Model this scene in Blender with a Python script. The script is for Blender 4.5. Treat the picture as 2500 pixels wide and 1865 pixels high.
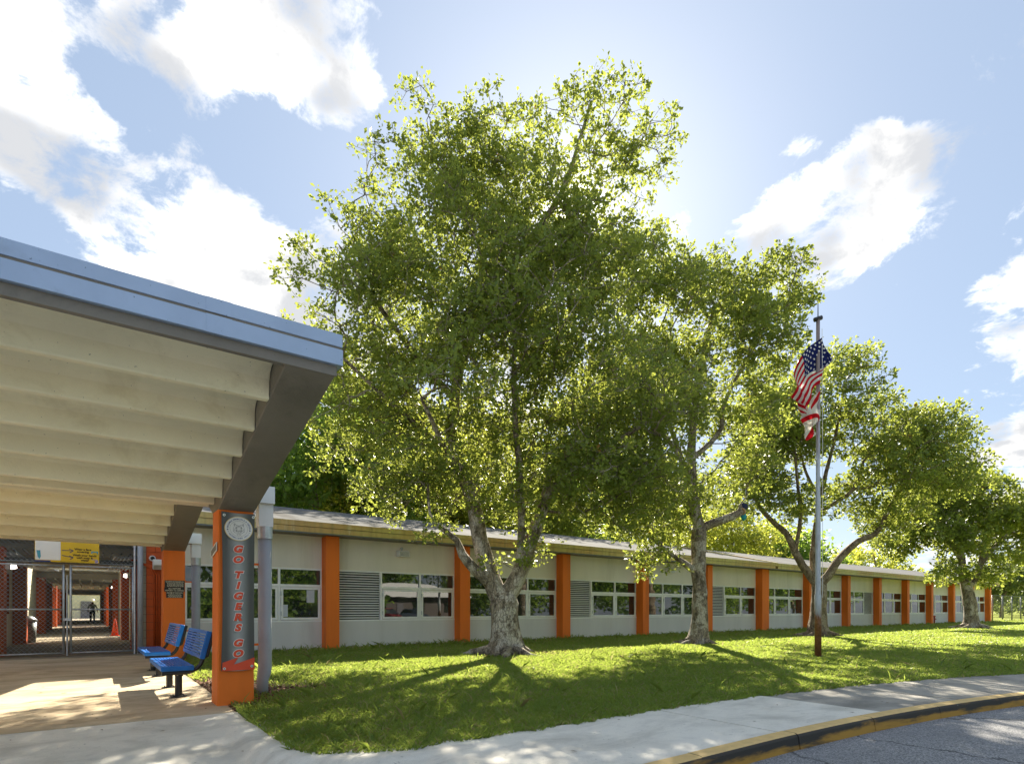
import bpy, math, random
import numpy as np
from mathutils import Vector, Matrix

# ------------------------------------------------------------------ camera, sky, sun, exposure
scene = bpy.context.scene
for o in list(bpy.data.objects):
    bpy.data.objects.remove(o)
COL = scene.collection
rad = math.radians

CAM_H = 1.13
FX, FY = 0.593, 0.805            # horizontal viewing direction
RX, RY = 0.805, -0.593           # to the right of it
cam_d = bpy.data.cameras.new("camera")
cam = bpy.data.objects.new("camera", cam_d)
COL.objects.link(cam)
cam.location = (0, 0, CAM_H)
cam.rotation_euler = (rad(90), 0, -math.atan2(FX, FY))
cam_d.sensor_width = 36.0
cam_d.lens = 36.0 * 1405 / 2500
cam_d.shift_y = (1487 - 932.5) / 2500
cam_d.clip_start = 0.05
cam_d.clip_end = 5000
scene.camera = cam

SUN = Vector((948, 1046, 954)).normalized()
SUN_EL = math.asin(SUN.z)
SUN_AZ = math.atan2(SUN.x, SUN.y)
sun_d = bpy.data.lights.new("sun", 'SUN')
sun_d.energy = 5.0
sun_d.angle = rad(0.6)
sun_d.color = (1.0, 0.92, 0.76)
sun = bpy.data.objects.new("sun", sun_d)
COL.objects.link(sun)
sun.rotation_euler = (-SUN).to_track_quat('-Z', 'Y').to_euler()
sun.location = (20, 22, 30)

scene.view_settings.view_transform = 'Standard'
scene.view_settings.look = 'None'
scene.view_settings.exposure = 1.7
scene.view_settings.gamma = 1.0
scene.view_settings.use_curve_mapping = False
scene.render.engine = 'CYCLES'
scene.cycles.use_denoising = True
scene.cycles.max_bounces = 6
scene.cycles.diffuse_bounces = 3
scene.cycles.transmission_bounces = 5
scene.cycles.caustics_reflective = False
scene.cycles.caustics_refractive = False


def px_dir(x, y):
    """viewing direction of a picture point (2214 px wide copy of the photograph), used only to aim the clouds"""
    u = x * 1.1292 - 1250
    v = y * 1.1292 - 1487
    return Vector((FX * 1405 + RX * u, FY * 1405 + RY * u, -v)).normalized()


class NT:
    """small helper for node trees"""
    def __init__(self, tree):
        self.t = tree
        self.t.nodes.clear()

    def n(self, kind, **kw):
        nd = self.t.nodes.new(kind)
        for k, v in kw.items():
            setattr(nd, k, v)
        return nd

    def put(self, sock, val):
        if val is None:
            return
        if hasattr(val, 'node'):
            self.t.links.new(val, sock)
        else:
            if sock.type == 'RGBA' and len(val) == 3:
                val = (*val, 1.0)
            sock.default_value = val

    def math(self, op, a, b=None, c=None, clamp=False):
        nd = self.n('ShaderNodeMath', operation=op, use_clamp=clamp)
        for i, s in enumerate((a, b, c)):
            self.put(nd.inputs[i], s)
        return nd.outputs[0]

    def vmath(self, op, a, b=None, scale=None):
        nd = self.n('ShaderNodeVectorMath', operation=op)
        self.put(nd.inputs[0], a)
        self.put(nd.inputs[1], b)
        if scale is not None:
            self.put(nd.inputs['Scale'], scale)
        return nd.outputs['Value'] if op in ('DOT_PRODUCT', 'LENGTH', 'DISTANCE') else nd.outputs[0]

    def mix(self, fac, a, b, blend='MIX'):
        nd = self.n('ShaderNodeMix', data_type='RGBA', blend_type=blend)
        self.put(nd.inputs[0], fac)
        self.put(nd.inputs[6], a)
        self.put(nd.inputs[7], b)
        return nd.outputs[2]

    def noise(self, vec, scale, detail=4, rough=0.55, dist=0.0, out=0):
        nd = self.n('ShaderNodeTexNoise')
        self.put(nd.inputs['Vector'], vec)
        self.put(nd.inputs['Scale'], scale)
        nd.inputs['Detail'].default_value = detail
        nd.inputs['Roughness'].default_value = rough
        nd.inputs['Distortion'].default_value = dist
        return nd.outputs[out]

    def ramp(self, fac, lo, hi, a=0.0, b=1.0, smooth=True):
        nd = self.n('ShaderNodeMapRange')
        nd.interpolation_type = 'SMOOTHSTEP' if smooth else 'LINEAR'
        self.put(nd.inputs[0], fac)
        for i, v in enumerate((lo, hi, a, b)):
            nd.inputs[i + 1].default_value = v
        return nd.outputs[0]

    def scale(self, vec, s):
        nd = self.n('ShaderNodeMapping')
        self.put(nd.inputs[0], vec)
        nd.inputs['Scale'].default_value = s
        return nd.outputs[0]

    def sep(self, vec):
        nd = self.n('ShaderNodeSeparateXYZ')
        self.put(nd.inputs[0], vec)
        return nd.outputs

    def bump(self, height, strength, dist=0.01):
        nd = self.n('ShaderNodeBump')
        nd.inputs['Strength'].default_value = strength
        nd.inputs['Distance'].default_value = dist
        self.put(nd.inputs['Height'], height)
        return nd.outputs[0]


# --- world: Nishita sky with broken cumulus
world = bpy.data.worlds.new("World")
scene.world = world
world.use_nodes = True
world.cycles.sampling_method = 'MANUAL'
world.cycles.sample_map_resolution = 512
W = NT(world.node_tree)
sky = W.n('ShaderNodeTexSky', sky_type='NISHITA')
sky.sun_disc = False
sky.sun_elevation = SUN_EL
sky.sun_rotation = SUN_AZ
sky.air_density = 1.0
sky.dust_density = 0.45
sky.ozone_density = 1.2
SKY_STRENGTH = 0.05
CLOUD_LIT, CLOUD_SHADE, HAZE = (0.60, 0.58, 0.54), (0.235, 0.24, 0.25), (0.165, 0.205, 0.265)
dirv = W.n('ShaderNodeTexCoord').outputs['Generated']
sx, sy, sz = W.sep(dirv)
# clouds drift in a layer: divide by height so that they foreshorten towards the horizon
den = W.math('ADD', W.math('MAXIMUM', sz, 0.0), 0.28)
comb = W.n('ShaderNodeCombineXYZ')
W.put(comb.inputs[0], W.math('DIVIDE', sx, den))
W.put(comb.inputs[1], W.math('DIVIDE', sy, den))
W.put(comb.inputs[2], 0.3)
lay = comb.outputs[0]
n_big = W.noise(lay, 2.6, 5, 0.60, 0.2)
n_fine = W.noise(lay, 9.0, 6, 0.68, 0.25)
clouds = [  # x, y, radius (picture px), weight
    (10, 190, 210, 1.0), (110, 330, 190, 1.0), (300, 430, 190, 1.0), (470, 560, 190, 1.0), (620, 600, 170, .9), (330, 620, 160, .8),
    (300, 50, 110, .75), (430, 165, 110, .75), (40, 20, 130, .5),
    (560, 40, 170, .9), (700, 90, 150, 1.0), (765, 190, 80, .6), (450, 10, 100, .6),
    (1830, 310, 140, .9), (1960, 350, 130, 1.0), (1790, 440, 150, 1.0), (1880, 470, 130, .9), (1720, 560, 130, .9), (2085, 440, 36, .5),
    (2205, 660, 100, .9), (2140, 770, 90, .8), (2205, 870, 140, 1.0), (2205, 70, 80, .7),
    (2170, 1080, 190, .7), (1540, 510, 130, .7),
    (1050, 130, 330, -.9), (1600, 200, 330, -1.0), (2000, 120, 280, -.9),
    (590, 370, 150, -.9), (110, 560, 130, -.7), (310, 250, 90, -.8), (2020, 690, 230, -1.0),
]
tot = None
for (x, y, r, w) in clouds:
    c = px_dir(x, y)
    e = px_dir(x + r * 0.7, y + r * 0.7)
    cosr = max(-1, min(1, c.dot(e)))
    dt = W.vmath('DOT_PRODUCT', dirv, tuple(c))
    g = W.ramp(dt, cosr - (1 - cosr) * 0.9, 1.0 - (1 - cosr) * 0.10, 0.0, w * 0.30)
    tot = g if tot is None else W.math('ADD', tot, g)
tot = W.math('MINIMUM', W.math('MAXIMUM', tot, -0.30), 0.36)
dens = W.math('ADD', W.math('ADD', W.math('MULTIPLY', W.math('SUBTRACT', n_big, 0.5), 1.30),
                            W.math('MULTIPLY', W.math('SUBTRACT', n_fine, 0.5), 1.35)), W.math('ADD', tot, 0.005))
mask = W.ramp(dens, 0.03, 0.36)
mask = W.math('MULTIPLY', mask, W.ramp(sz, -0.02, 0.06))
shade = W.noise(lay, 3.4, 3, 0.55, 0.0)
cloud_col = W.mix(W.ramp(W.math('ADD', shade, W.math('MULTIPLY', dens, 0.22)), 0.46, 0.66), CLOUD_LIT, CLOUD_SHADE)
skyc = W.vmath('SCALE', sky.outputs[0], scale=SKY_STRENGTH)
# thin high haze: pulls the blue towards a pale milky blue
hz = W.mix(0.66, skyc, HAZE)
ang = W.vmath('DOT_PRODUCT', dirv, tuple(SUN))
glow = W.math('POWER', W.math('MAXIMUM', ang, 0.0), 30.0)
glow2 = W.math('POWER', W.math('MAXIMUM', ang, 0.0), 1200.0)
gcol = W.vmath('SCALE', (1.0, 0.97, 0.90), scale=W.math('ADD', W.math('MULTIPLY', glow, 0.06), W.math('MULTIPLY', glow2, 1.4)))
hz = W.vmath('ADD', hz, gcol)
final = W.mix(mask, hz, W.vmath('ADD', cloud_col, W.vmath('SCALE', gcol, scale=0.5)))
bg = W.n('ShaderNodeBackground')
W.put(bg.inputs[0], final)
bg.inputs[1].default_value = 1.0
wo = W.n('ShaderNodeOutputWorld')
W.t.links.new(bg.outputs[0], wo.inputs[0])


# ------------------------------------------------------------------ helpers: meshes
class MB:
    """collects shapes, then links them as ONE mesh object"""
    def __init__(self):
        self.v = []
        self.f = []
        self.m = []
        self.cur = 0

    def add(self, verts, faces):
        o = len(self.v)
        self.v += [tuple(p) for p in verts]
        self.f += [tuple(i + o for i in fc) for fc in faces]
        self.m += [self.cur] * len(faces)
        return self

    def box(self, x0, x1, y0, y1, z0, z1):
        if x0 > x1: x0, x1 = x1, x0
        if y0 > y1: y0, y1 = y1, y0
        if z0 > z1: z0, z1 = z1, z0
        vs = [(x0, y0, z0), (x1, y0, z0), (x1, y1, z0), (x0, y1, z0), (x0, y0, z1), (x1, y0, z1), (x1, y1, z1), (x0, y1, z1)]
        return self.add(vs, [(0, 3, 2, 1), (4, 5, 6, 7), (0, 1, 5, 4), (1, 2, 6, 5), (2, 3, 7, 6), (3, 0, 4, 7)])

    def prism_x(self, poly, x0, x1):
        """poly of (y, z) extruded along x"""
        n = len(poly)
        vs = [(x0, y, z) for y, z in poly] + [(x1, y, z) for y, z in poly]
        fs = [tuple(range(n)), tuple(range(2 * n - 1, n - 1, -1))]
        fs += [(i, i + n, (i + 1) % n + n, (i + 1) % n) for i in range(n)]
        return self.add(vs, fs)

    def prism_z(self, poly, z0, z1):
        n = len(poly)
        vs = [(x, y, z0) for x, y in poly] + [(x, y, z1) for x, y in poly]
        fs = [tuple(range(n - 1, -1, -1)), tuple(range(n, 2 * n))]
        fs += [(i, (i + 1) % n, (i + 1) % n + n, i + n) for i in range(n)]
        return self.add(vs, fs)

    def poly_xz(self, pts, y):
        """flat polygon facing -y"""
        return self.add([(x, y, z) for x, z in pts], [tuple(range(len(pts)))])

    def tube(self, pts, r, sides=8, cap=True, squash=None):
        pts = [Vector(p) for p in pts]
        n = len(pts)
        rs = r if hasattr(r, '__len__') else [r] * n
        ring = []
        prev = None
        for i, p in enumerate(pts):
            d = (pts[min(i + 1, n - 1)] - pts[max(i - 1, 0)])
            d = d.normalized() if d.length > 1e-9 else Vector((0, 0, 1))
            if prev is None:
                a = Vector((1, 0, 0)) if abs(d.x) < 0.8 else Vector((0, 1, 0))
                a = (a - d * a.dot(d)).normalized()
            else:
                a = prev - d * prev.dot(d)
                a = a.normalized() if a.length > 1e-6 else prev
            prev = a
            b = d.cross(a)
            for k in range(sides):
                t = 2 * math.pi * k / sides
                ring.append(p + (a * math.cos(t) + b * math.sin(t)) * rs[i])
        fs = []
        for i in range(n - 1):
            for k in range(sides):
                k2 = (k + 1) % sides
                fs.append((i * sides + k, i * sides + k2, (i + 1) * sides + k2, (i + 1) * sides + k))
        if cap:
            fs.append(tuple(range(sides - 1, -1, -1)))
            fs.append(tuple((n - 1) * sides + k for k in range(sides)))
        return self.add(ring, fs)

    def lathe(self, prof, cx, cy, sides=16):
        """prof of (radius, z)"""
        vs = []
        for r, z in prof:
            for k in range(sides):
                t = 2 * math.pi * k / sides
                vs.append((cx + r * math.cos(t), cy + r * math.sin(t), z))
        fs = []
        for i in range(len(prof) - 1):
            for k in range(sides):
                k2 = (k + 1) % sides
                fs.append((i * sides + k, i * sides + k2, (i + 1) * sides + k2, (i + 1) * sides + k))
        fs.append(tuple(range(sides - 1, -1, -1)))
        fs.append(tuple((len(prof) - 1) * sides + k for k in range(sides)))
        return self.add(vs, fs)

    def build(self, name, mat, parent=None, smooth=False, bevel=0.0):
        me = bpy.data.meshes.new(name)
        me.from_pydata(self.v, [], self.f)
        mats = mat if isinstance(mat, (list, tuple)) else [mat]
        for m in mats:
            me.materials.append(m)
        if len(mats) > 1:
            me.polygons.foreach_set('material_index', self.m)
        if smooth:
            me.polygons.foreach_set('use_smooth', [True] * len(me.polygons))
        me.update()
        ob = bpy.data.objects.new(name, me)
        COL.objects.link(ob)
        if parent is not None:
            ob.parent = parent
        if bevel > 0:
            md = ob.modifiers.new('bevel', 'BEVEL')
            md.width = bevel
            md.segments = 2
            md.limit_method = 'ANGLE'
            md.angle_limit = rad(40)
        return ob


def np_mesh(name, verts, faces, mat, parent=None, attr=None, smooth=False):
    """fast mesh from numpy arrays; faces all of the same size"""
    me = bpy.data.meshes.new(name)
    nv, nf, k = len(verts), len(faces), faces.shape[1]
    me.vertices.add(nv)
    me.vertices.foreach_set('co', np.asarray(verts, np.float32).ravel())
    me.loops.add(nf * k)
    me.loops.foreach_set('vertex_index', np.asarray(faces, np.int32).ravel())
    me.polygons.add(nf)
    me.polygons.foreach_set('loop_start', np.arange(0, nf * k, k, dtype=np.int32))
    if attr is not None:
        for nm, a in attr.items():
            at = me.attributes.new(nm, 'FLOAT', 'FACE')
            at.data.foreach_set('value', np.asarray(a, np.float32))
    if smooth:
        me.polygons.foreach_set('use_smooth', np.ones(nf, bool))
    me.materials.append(mat)
    me.update(calc_edges=True)
    ob = bpy.data.objects.new(name, me)
    COL.objects.link(ob)
    if parent is not None:
        ob.parent = parent
    return ob


def empty(name, loc=(0, 0, 0)):
    o = bpy.data.objects.new(name, None)
    o.empty_display_size = 0.2
    COL.objects.link(o)
    o.location = loc
    return o


def tag(o, label=None, cat=None, group=None, kind=None):
    if label: o['label'] = label
    if cat: o['category'] = cat
    if group: o['group'] = group
    if kind: o['kind'] = kind
    return o


def text_mesh(body, size, shear=0.0, offset=0.0, extrude=0.0, align='CENTER', spacing=1.0):
    cu = bpy.data.curves.new('txt', 'FONT')
    cu.body = body
    cu.size = size
    cu.shear = shear
    cu.offset = offset
    cu.extrude = extrude
    cu.align_x = align
    cu.align_y = 'CENTER'
    cu.space_character = spacing
    cu.resolution_u = 4
    ob = bpy.data.objects.new('txt', cu)
    COL.objects.link(ob)
    dg = bpy.context.evaluated_depsgraph_get()
    dg.update()
    me = bpy.data.meshes.new_from_object(ob.evaluated_get(dg))
    vs = [tuple(v.co) for v in me.vertices]
    fs = [tuple(p.vertices) for p in me.polygons]
    bpy.data.objects.remove(ob)
    bpy.data.curves.remove(cu)
    bpy.data.meshes.remove(me)
    return vs, fs


def text_xz(mb, body, size, cx, y, cz, sx=1.0, **kw):
    """lettering lying in the plane facing -y"""
    vs, fs = text_mesh(body, size, **kw)
    mb.add([(cx + x * sx, y - z, cz + yy) for x, yy, z in vs], fs)


# ------------------------------------------------------------------ materials
def new_mat(name):
    m = bpy.data.materials.new(name)
    m.use_nodes = True
    return m, NT(m.node_tree)


def finish(N, bsdf):
    o = N.n('ShaderNodeOutputMaterial')
    N.t.links.new(bsdf.outputs[0], o.inputs[0])


def principled(N, color, rough=0.6, metallic=0.0, spec=0.5, normal=None, **kw):
    b = N.n('ShaderNodeBsdfPrincipled')
    N.put(b.inputs['Base Color'], color)
    N.put(b.inputs['Roughness'], rough)
    b.inputs['Metallic'].default_value = metallic
    b.inputs['Specular IOR Level'].default_value = spec
    if normal is not None:
        N.put(b.inputs['Normal'], normal)
    for k, v in kw.items():
        N.put(b.inputs[k], v)
    return b


MATS = {}


def paint(name, color, rough=0.55, var=0.12, scale=3.0, bump=0.15, bscale=60.0, dark=None, darkamt=0.0, dscale=1.5, metallic=0.0, spec=0.4, streak=False, specks=0.0):
    """painted or plain surface: mottled colour, optional grime patches, fine relief"""
    m, N = new_mat(name)
    pos = N.n('ShaderNodeNewGeometry').outputs['Position']
    if streak:
        pvec = N.scale(pos, (1.0, 1.0, 0.12))
    else:
        pvec = pos
    nz = N.noise(pvec, scale, 6, 0.6)
    c0 = tuple(min(1, c * (1 + var)) for c in color)
    c1 = tuple(c * (1 - var) for c in color)
    col = N.mix(N.ramp(nz, 0.3, 0.7), c1, c0)
    if dark is not None:
        dn = N.noise(pvec, dscale, 8, 0.68, 0.4)
        col = N.mix(N.math('MULTIPLY', N.ramp(dn, 0.52, 0.72), darkamt), col, dark)
    if specks:
        sp = N.noise(pos, 48.0, 2, 0.4)
        col = N.mix(N.math('MULTIPLY', N.ramp(sp, 0.74, 0.77), specks), col, tuple(c * 0.25 for c in color))
    h = N.noise(pos, bscale, 5, 0.6)
    b = principled(N, col, N.math('ADD', N.math('MULTIPLY', nz, 0.15), rough - 0.07), metallic, spec, N.bump(h, bump, 0.01))
    finish(N, b)
    MATS[name] = m
    return m


paint('wall_paint', (0.80, 0.75, 0.645), 0.75, 0.05, 1.2, 0.35, 45, (0.56, 0.51, 0.42), 0.55, 0.9, streak=True)
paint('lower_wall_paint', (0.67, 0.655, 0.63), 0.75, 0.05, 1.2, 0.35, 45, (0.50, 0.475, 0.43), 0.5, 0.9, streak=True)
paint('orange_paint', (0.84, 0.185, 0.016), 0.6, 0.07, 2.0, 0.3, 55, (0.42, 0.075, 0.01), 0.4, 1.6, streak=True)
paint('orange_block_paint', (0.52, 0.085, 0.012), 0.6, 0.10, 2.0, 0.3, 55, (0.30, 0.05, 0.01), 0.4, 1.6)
paint('cream_concrete', (0.90, 0.83, 0.60), 0.75, 0.05, 1.6, 0.5, 38, (0.62, 0.53, 0.32), 0.42, 2.2, specks=0.8)
paint('taupe_concrete', (0.215, 0.195, 0.165), 0.55, 0.10, 1.8, 0.35, 40, (0.12, 0.11, 0.09), 0.5, 1.4, specks=0.5)
paint('fascia_metal', (0.38, 0.48, 0.64), 0.34, 0.05, 2.5, 0.05, 20, (0.27, 0.33, 0.42), 0.55, 3.0, metallic=0.35, specks=0.7)
paint('white_metal', (0.80, 0.81, 0.80), 0.4, 0.03, 4, 0.03, 30, (0.55, 0.54, 0.50), 0.2, 2)
paint('window_frame', (0.88, 0.88, 0.85), 0.4, 0.03, 4, 0.05, 40, (0.6, 0.58, 0.52), 0.25, 2)
paint('pipe_grey', (0.36, 0.38, 0.41), 0.42, 0.05, 3, 0.05, 30, (0.24, 0.22, 0.24), 0.3, 2)
paint('galvanised', (0.50, 0.53, 0.56), 0.38, 0.14, 9, 0.1, 50, (0.30, 0.31, 0.32), 0.5, 6, metallic=0.6)
paint('galvanised_dark', (0.17, 0.18, 0.18), 0.5, 0.14, 9, 0.1, 50, metallic=0.5)
paint('black_metal', (0.025, 0.024, 0.024), 0.33, 0.2, 8, 0.05, 50, (0.09, 0.08, 0.07), 0.3, 5)
paint('bench_blue', (0.012, 0.17, 0.58), 0.32, 0.08, 6, 0.08, 60, (0.02, 0.07, 0.25), 0.4, 5)
paint('plaque_black', (0.018, 0.016, 0.014), 0.4, 0.1, 6, 0.02)
paint('cream_letter', (0.80, 0.72, 0.52), 0.6, 0.05)
paint('pale_block', (0.40, 0.36, 0.27), 0.75, 0.10, 2.5, 0.4, 45, (0.22, 0.19, 0.13), 0.4, 1.5)
paint('corridor_wall', (0.66, 0.60, 0.44), 0.7, 0.06, 1.5, 0.3, 40, (0.42, 0.37, 0.25), 0.35, 1.2)
paint('corridor_ceiling', (0.62, 0.57, 0.44), 0.75, 0.08, 1.5, 0.3, 30)
paint('door_grey', (0.16, 0.15, 0.17), 0.5, 0.05)
paint('rubber_cone', (0.72, 0.07, 0.02), 0.5, 0.08)
paint('mortar', (0.10, 0.045, 0.02), 0.9, 0.1)
paint('wood_cut', (0.50, 0.30, 0.16), 0.8, 0.15, 12)
paint('teal_cloth', (0.02, 0.30, 0.34), 0.7, 0.1)
paint('navy_cloth', (0.02, 0.03, 0.09), 0.7, 0.1)
paint('grommet', (0.75, 0.75, 0.72), 0.3, 0.02, metallic=0.5)
paint('ink_black', (0.012, 0.011, 0.010), 0.6, 0.05)
paint('ink_navy', (0.02, 0.03, 0.13), 0.6, 0.05)
paint('ink_blue', (0.03, 0.06, 0.24), 0.6, 0.05)
paint('ink_red', (0.78, 0.09, 0.035), 0.5, 0.04)
paint('ink_white', (0.82, 0.81, 0.77), 0.5, 0.02)
paint('ink_gold', (0.75, 0.56, 0.20), 0.5, 0.05)
paint('ink_yellow', (0.72, 0.47, 0.02), 0.5, 0.06, 3)
paint('ink_teal', (0.06, 0.33, 0.46), 0.5, 0.05)
paint('ink_lilac', (0.36, 0.30, 0.50), 0.5, 0.05)
paint('rust_red', (0.35, 0.06, 0.03), 0.6, 0.2)
paint('house_wall', (0.13, 0.11, 0.10), 0.8, 0.05)
paint('house_roof', (0.70, 0.69, 0.66), 0.8, 0.06)
paint('car_paint', (0.02, 0.03, 0.09), 0.25, 0.02)
paint('tyre', (0.02, 0.02, 0.02), 0.8, 0.05)
paint('shirt', (0.20, 0.25, 0.20), 0.9, 0.1, 8)
paint('trousers', (0.012, 0.012, 0.014), 0.9, 0.1)
paint('skin', (0.22, 0.12, 0.08), 0.6, 0.05)
paint('hair', (0.015, 0.012, 0.01), 0.8, 0.1)
paint('dead_leaf', (0.20, 0.11, 0.05), 0.8, 0.5, 9)
paint('paper', (0.55, 0.58, 0.62), 0.8, 0.05)


def emission_mat(name, color, strength):
    m, N = new_mat(name)
    e = N.n('ShaderNodeEmission')
    N.put(e.inputs[0], color)
    e.inputs[1].default_value = strength
    finish(N, e)
    MATS[name] = m


emission_mat('lamp_lit', (1.0, 0.93, 0.78), 2.0)


def mk_concrete(name, color, dark, amt, fine=(0.9, 1.1)):
    m, N = new_mat(name)
    pos = N.n('ShaderNodeNewGeometry').outputs['Position']
    big = N.noise(N.scale(pos, (1.0, 2.2, 1.0)), 0.9, 8, 0.65, 0.6)
    mid = N.noise(pos, 6.0, 6, 0.65)
    fn = N.noise(pos, 130.0, 3, 0.6)
    col = N.mix(N.ramp(big, 0.40, 0.72), color, dark)
    col = N.mix(N.math('MULTIPLY', N.ramp(mid, 0.5, 0.75), amt), col, dark)
    spot = N.noise(pos, 26.0, 3, 0.5)
    col = N.mix(N.math('MULTIPLY', N.ramp(spot, 0.68, 0.74), 0.5), col, tuple(c * 0.35 for c in dark))
    col = N.mix(N.ramp(fn, 0.2, 0.8), N.mix(1.0, col, (fine[0],) * 3, 'MULTIPLY'), N.mix(1.0, col, (fine[1],) * 3, 'MULTIPLY'))
    h = N.math('ADD', N.math('MULTIPLY', fn, 0.5), mid)
    finish(N, principled(N, col, 0.85, 0, 0.25, N.bump(h, 0.35, 0.006)))
    MATS[name] = m


mk_concrete('concrete_new', (0.78, 0.735, 0.645), (0.55, 0.515, 0.445), 0.45)
mk_concrete('concrete_old', (0.36, 0.335, 0.295), (0.22, 0.205, 0.18), 0.5)
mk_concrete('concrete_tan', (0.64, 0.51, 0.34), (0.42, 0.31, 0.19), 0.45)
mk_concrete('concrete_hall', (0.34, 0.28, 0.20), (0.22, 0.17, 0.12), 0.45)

# asphalt
m, N = new_mat('asphalt')
pos = N.n('ShaderNodeNewGeometry').outputs['Position']
ag = N.n('ShaderNodeTexVoronoi'); ag.inputs['Scale'].default_value = 95.0
N.put(ag.inputs['Vector'], pos)
agc = N.sep(ag.outputs['Color'])[0]
big = N.noise(pos, 0.7, 6, 0.6)
col = N.mix(N.ramp(agc, 0.05, 1.0, smooth=False), (0.11, 0.113, 0.125), (0.42, 0.41, 0.405))
col = N.mix(N.math('MULTIPLY', N.ramp(big, 0.4, 0.7), 0.35), col, (0.17, 0.17, 0.178))
crk = N.n('ShaderNodeTexVoronoi'); crk.feature = 'DISTANCE_TO_EDGE'; crk.inputs['Scale'].default_value = 0.45
wv = N.vmath('ADD', pos, N.vmath('SCALE', N.noise(pos, 2.5, 6, 0.7, out=1), scale=0.5))
N.put(crk.inputs['Vector'], wv)
crack = N.ramp(crk.outputs['Distance'], 0.004, 0.012, 1, 0)
col = N.mix(N.math('MULTIPLY', crack, 0.7), col, (0.03, 0.03, 0.03))
hh = N.math('SUBTRACT', ag.outputs['Distance'], N.math('MULTIPLY', crack, 0.5))
finish(N, principled(N, col, 0.85, 0, 0.3, N.bump(hh, 0.6, 0.006)))
MATS['asphalt'] = m

# yellow kerb paint, worn through to tyre-blackened concrete on its face
m, N = new_mat('kerb_paint')
g = N.n('ShaderNodeNewGeometry')
pos, nor = g.outputs['Position'], g.outputs['Normal']
side = N.ramp(N.sep(nor)[2], 0.45, 0.85, 1.0, 0.0)
st = N.scale(pos, (0.55, 0.55, 4.0))
wear = N.math('ADD', N.noise(st, 2.2, 8, 0.66, 0.3), N.ramp(N.sep(pos)[2], -0.23, -0.13, -0.16, 0.10))
fleck = N.noise(pos, 9.0, 6, 0.7)
ylw = N.mix(N.ramp(fleck, 0.35, 0.75), (0.74, 0.50, 0.20), (0.60, 0.41, 0.17))
face = N.mix(N.ramp(wear, 0.30, 0.56), (0.46, 0.25, 0.045), (0.045, 0.04, 0.037))
col = N.mix(side, ylw, face)
chip = N.noise(pos, 3.3, 7, 0.75)
col = N.mix(N.ramp(chip, 0.70, 0.73), col, (0.45, 0.44, 0.42))
finish(N, principled(N, col, 0.7, 0, 0.35, N.bump(fleck, 0.4, 0.006)))
MATS['kerb_paint'] = m

# roof membrane
m, N = new_mat('roof_membrane')
pos = N.n('ShaderNodeNewGeometry').outputs['Position']
a = N.noise(N.scale(pos, (1.6, 0.35, 0.4)), 1.1, 8, 0.68, 0.8)
b = N.noise(pos, 7, 6, 0.6)
col = N.mix(N.ramp(a, 0.38, 0.70), (0.19, 0.19, 0.195), (0.11, 0.105, 0.10))
col = N.mix(N.math('MULTIPLY', N.ramp(b, 0.5, 0.75), 0.4), col, (0.14, 0.12, 0.10))
finish(N, principled(N, col, 0.95, 0, 0.03, N.bump(b, 0.3, 0.01)))
MATS['roof_membrane'] = m

# eave fascia: cream metal stained by algae and rust runs
m, N = new_mat('eave_metal')
pos = N.n('ShaderNodeNewGeometry').outputs['Position']
st = N.scale(pos, (7.0, 7.0, 0.25))
a = N.noise(st, 1.0, 7, 0.65)
b = N.noise(N.scale(pos, (0.35, 1, 1.5)), 0.7, 5, 0.6)
c = N.noise(N.scale(pos, (2.2, 1, 0.4)), 2.0, 7, 0.7)
col = N.mix(N.ramp(b, 0.38, 0.62), (0.58, 0.37, 0.14), (0.58, 0.52, 0.20))
col = N.mix(N.math('MULTIPLY', N.ramp(a, 0.42, 0.75), 0.75), col, (0.33, 0.25, 0.10))
col = N.mix(N.math('MULTIPLY', N.ramp(c, 0.55, 0.75), 0.6), col, (0.75, 0.68, 0.46))
finish(N, principled(N, col, 0.5, 0.0, 0.4))
MATS['eave_metal'] = m

# glass: dark rooms behind reflecting panes
m, N = new_mat('window_glass')
pos = N.n('ShaderNodeNewGeometry').outputs['Position']
wob = N.noise(pos, 1.3, 2, 0.4)
col = N.mix(N.ramp(N.noise(N.scale(pos, (1, 1, 0.5)), 1.2, 3, 0.5), 0.4, 0.65), (0.012, 0.016, 0.014), (0.045, 0.05, 0.04))
finish(N, principled(N, col, 0.015, 0.0, 1.0, N.bump(wob, 0.05, 0.03), IOR=1.6))
MATS['window_glass'] = m


# bark
def mk_bark(name, light, dark, lichen):
    m, N = new_mat(name)
    pos = N.n('ShaderNodeNewGeometry').outputs['Position']
    st = N.scale(pos, (1, 1, 0.45))
    a = N.noise(st, 9, 9, 0.7, 0.5)
    b = N.noise(pos, 2.2, 6, 0.65)
    v = N.n('ShaderNodeTexVoronoi'); v.feature = 'DISTANCE_TO_EDGE'; v.inputs['Scale'].default_value = 16
    N.put(v.inputs['Vector'], N.vmath('ADD', st, N.vmath('SCALE', N.noise(pos, 6, 4, 0.6, out=1), scale=0.12)))
    fis = N.ramp(v.outputs['Distance'], 0.0, 0.09, 1, 0)
    col = N.mix(N.ramp(a, 0.35, 0.68), light, dark)
    col = N.mix(N.math('MULTIPLY', N.ramp(b, 0.49, 0.56), 0.85), col, lichen)
    col = N.mix(N.math('MULTIPLY', fis, 0.55), col, tuple(c * 0.35 for c in dark))
    h = N.math('SUBTRACT', a, N.math('MULTIPLY', fis, 0.6))
    finish(N, principled(N, col, 0.9, 0, 0.2, N.bump(h, 0.9, 0.035)))
    MATS[name] = m


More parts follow.
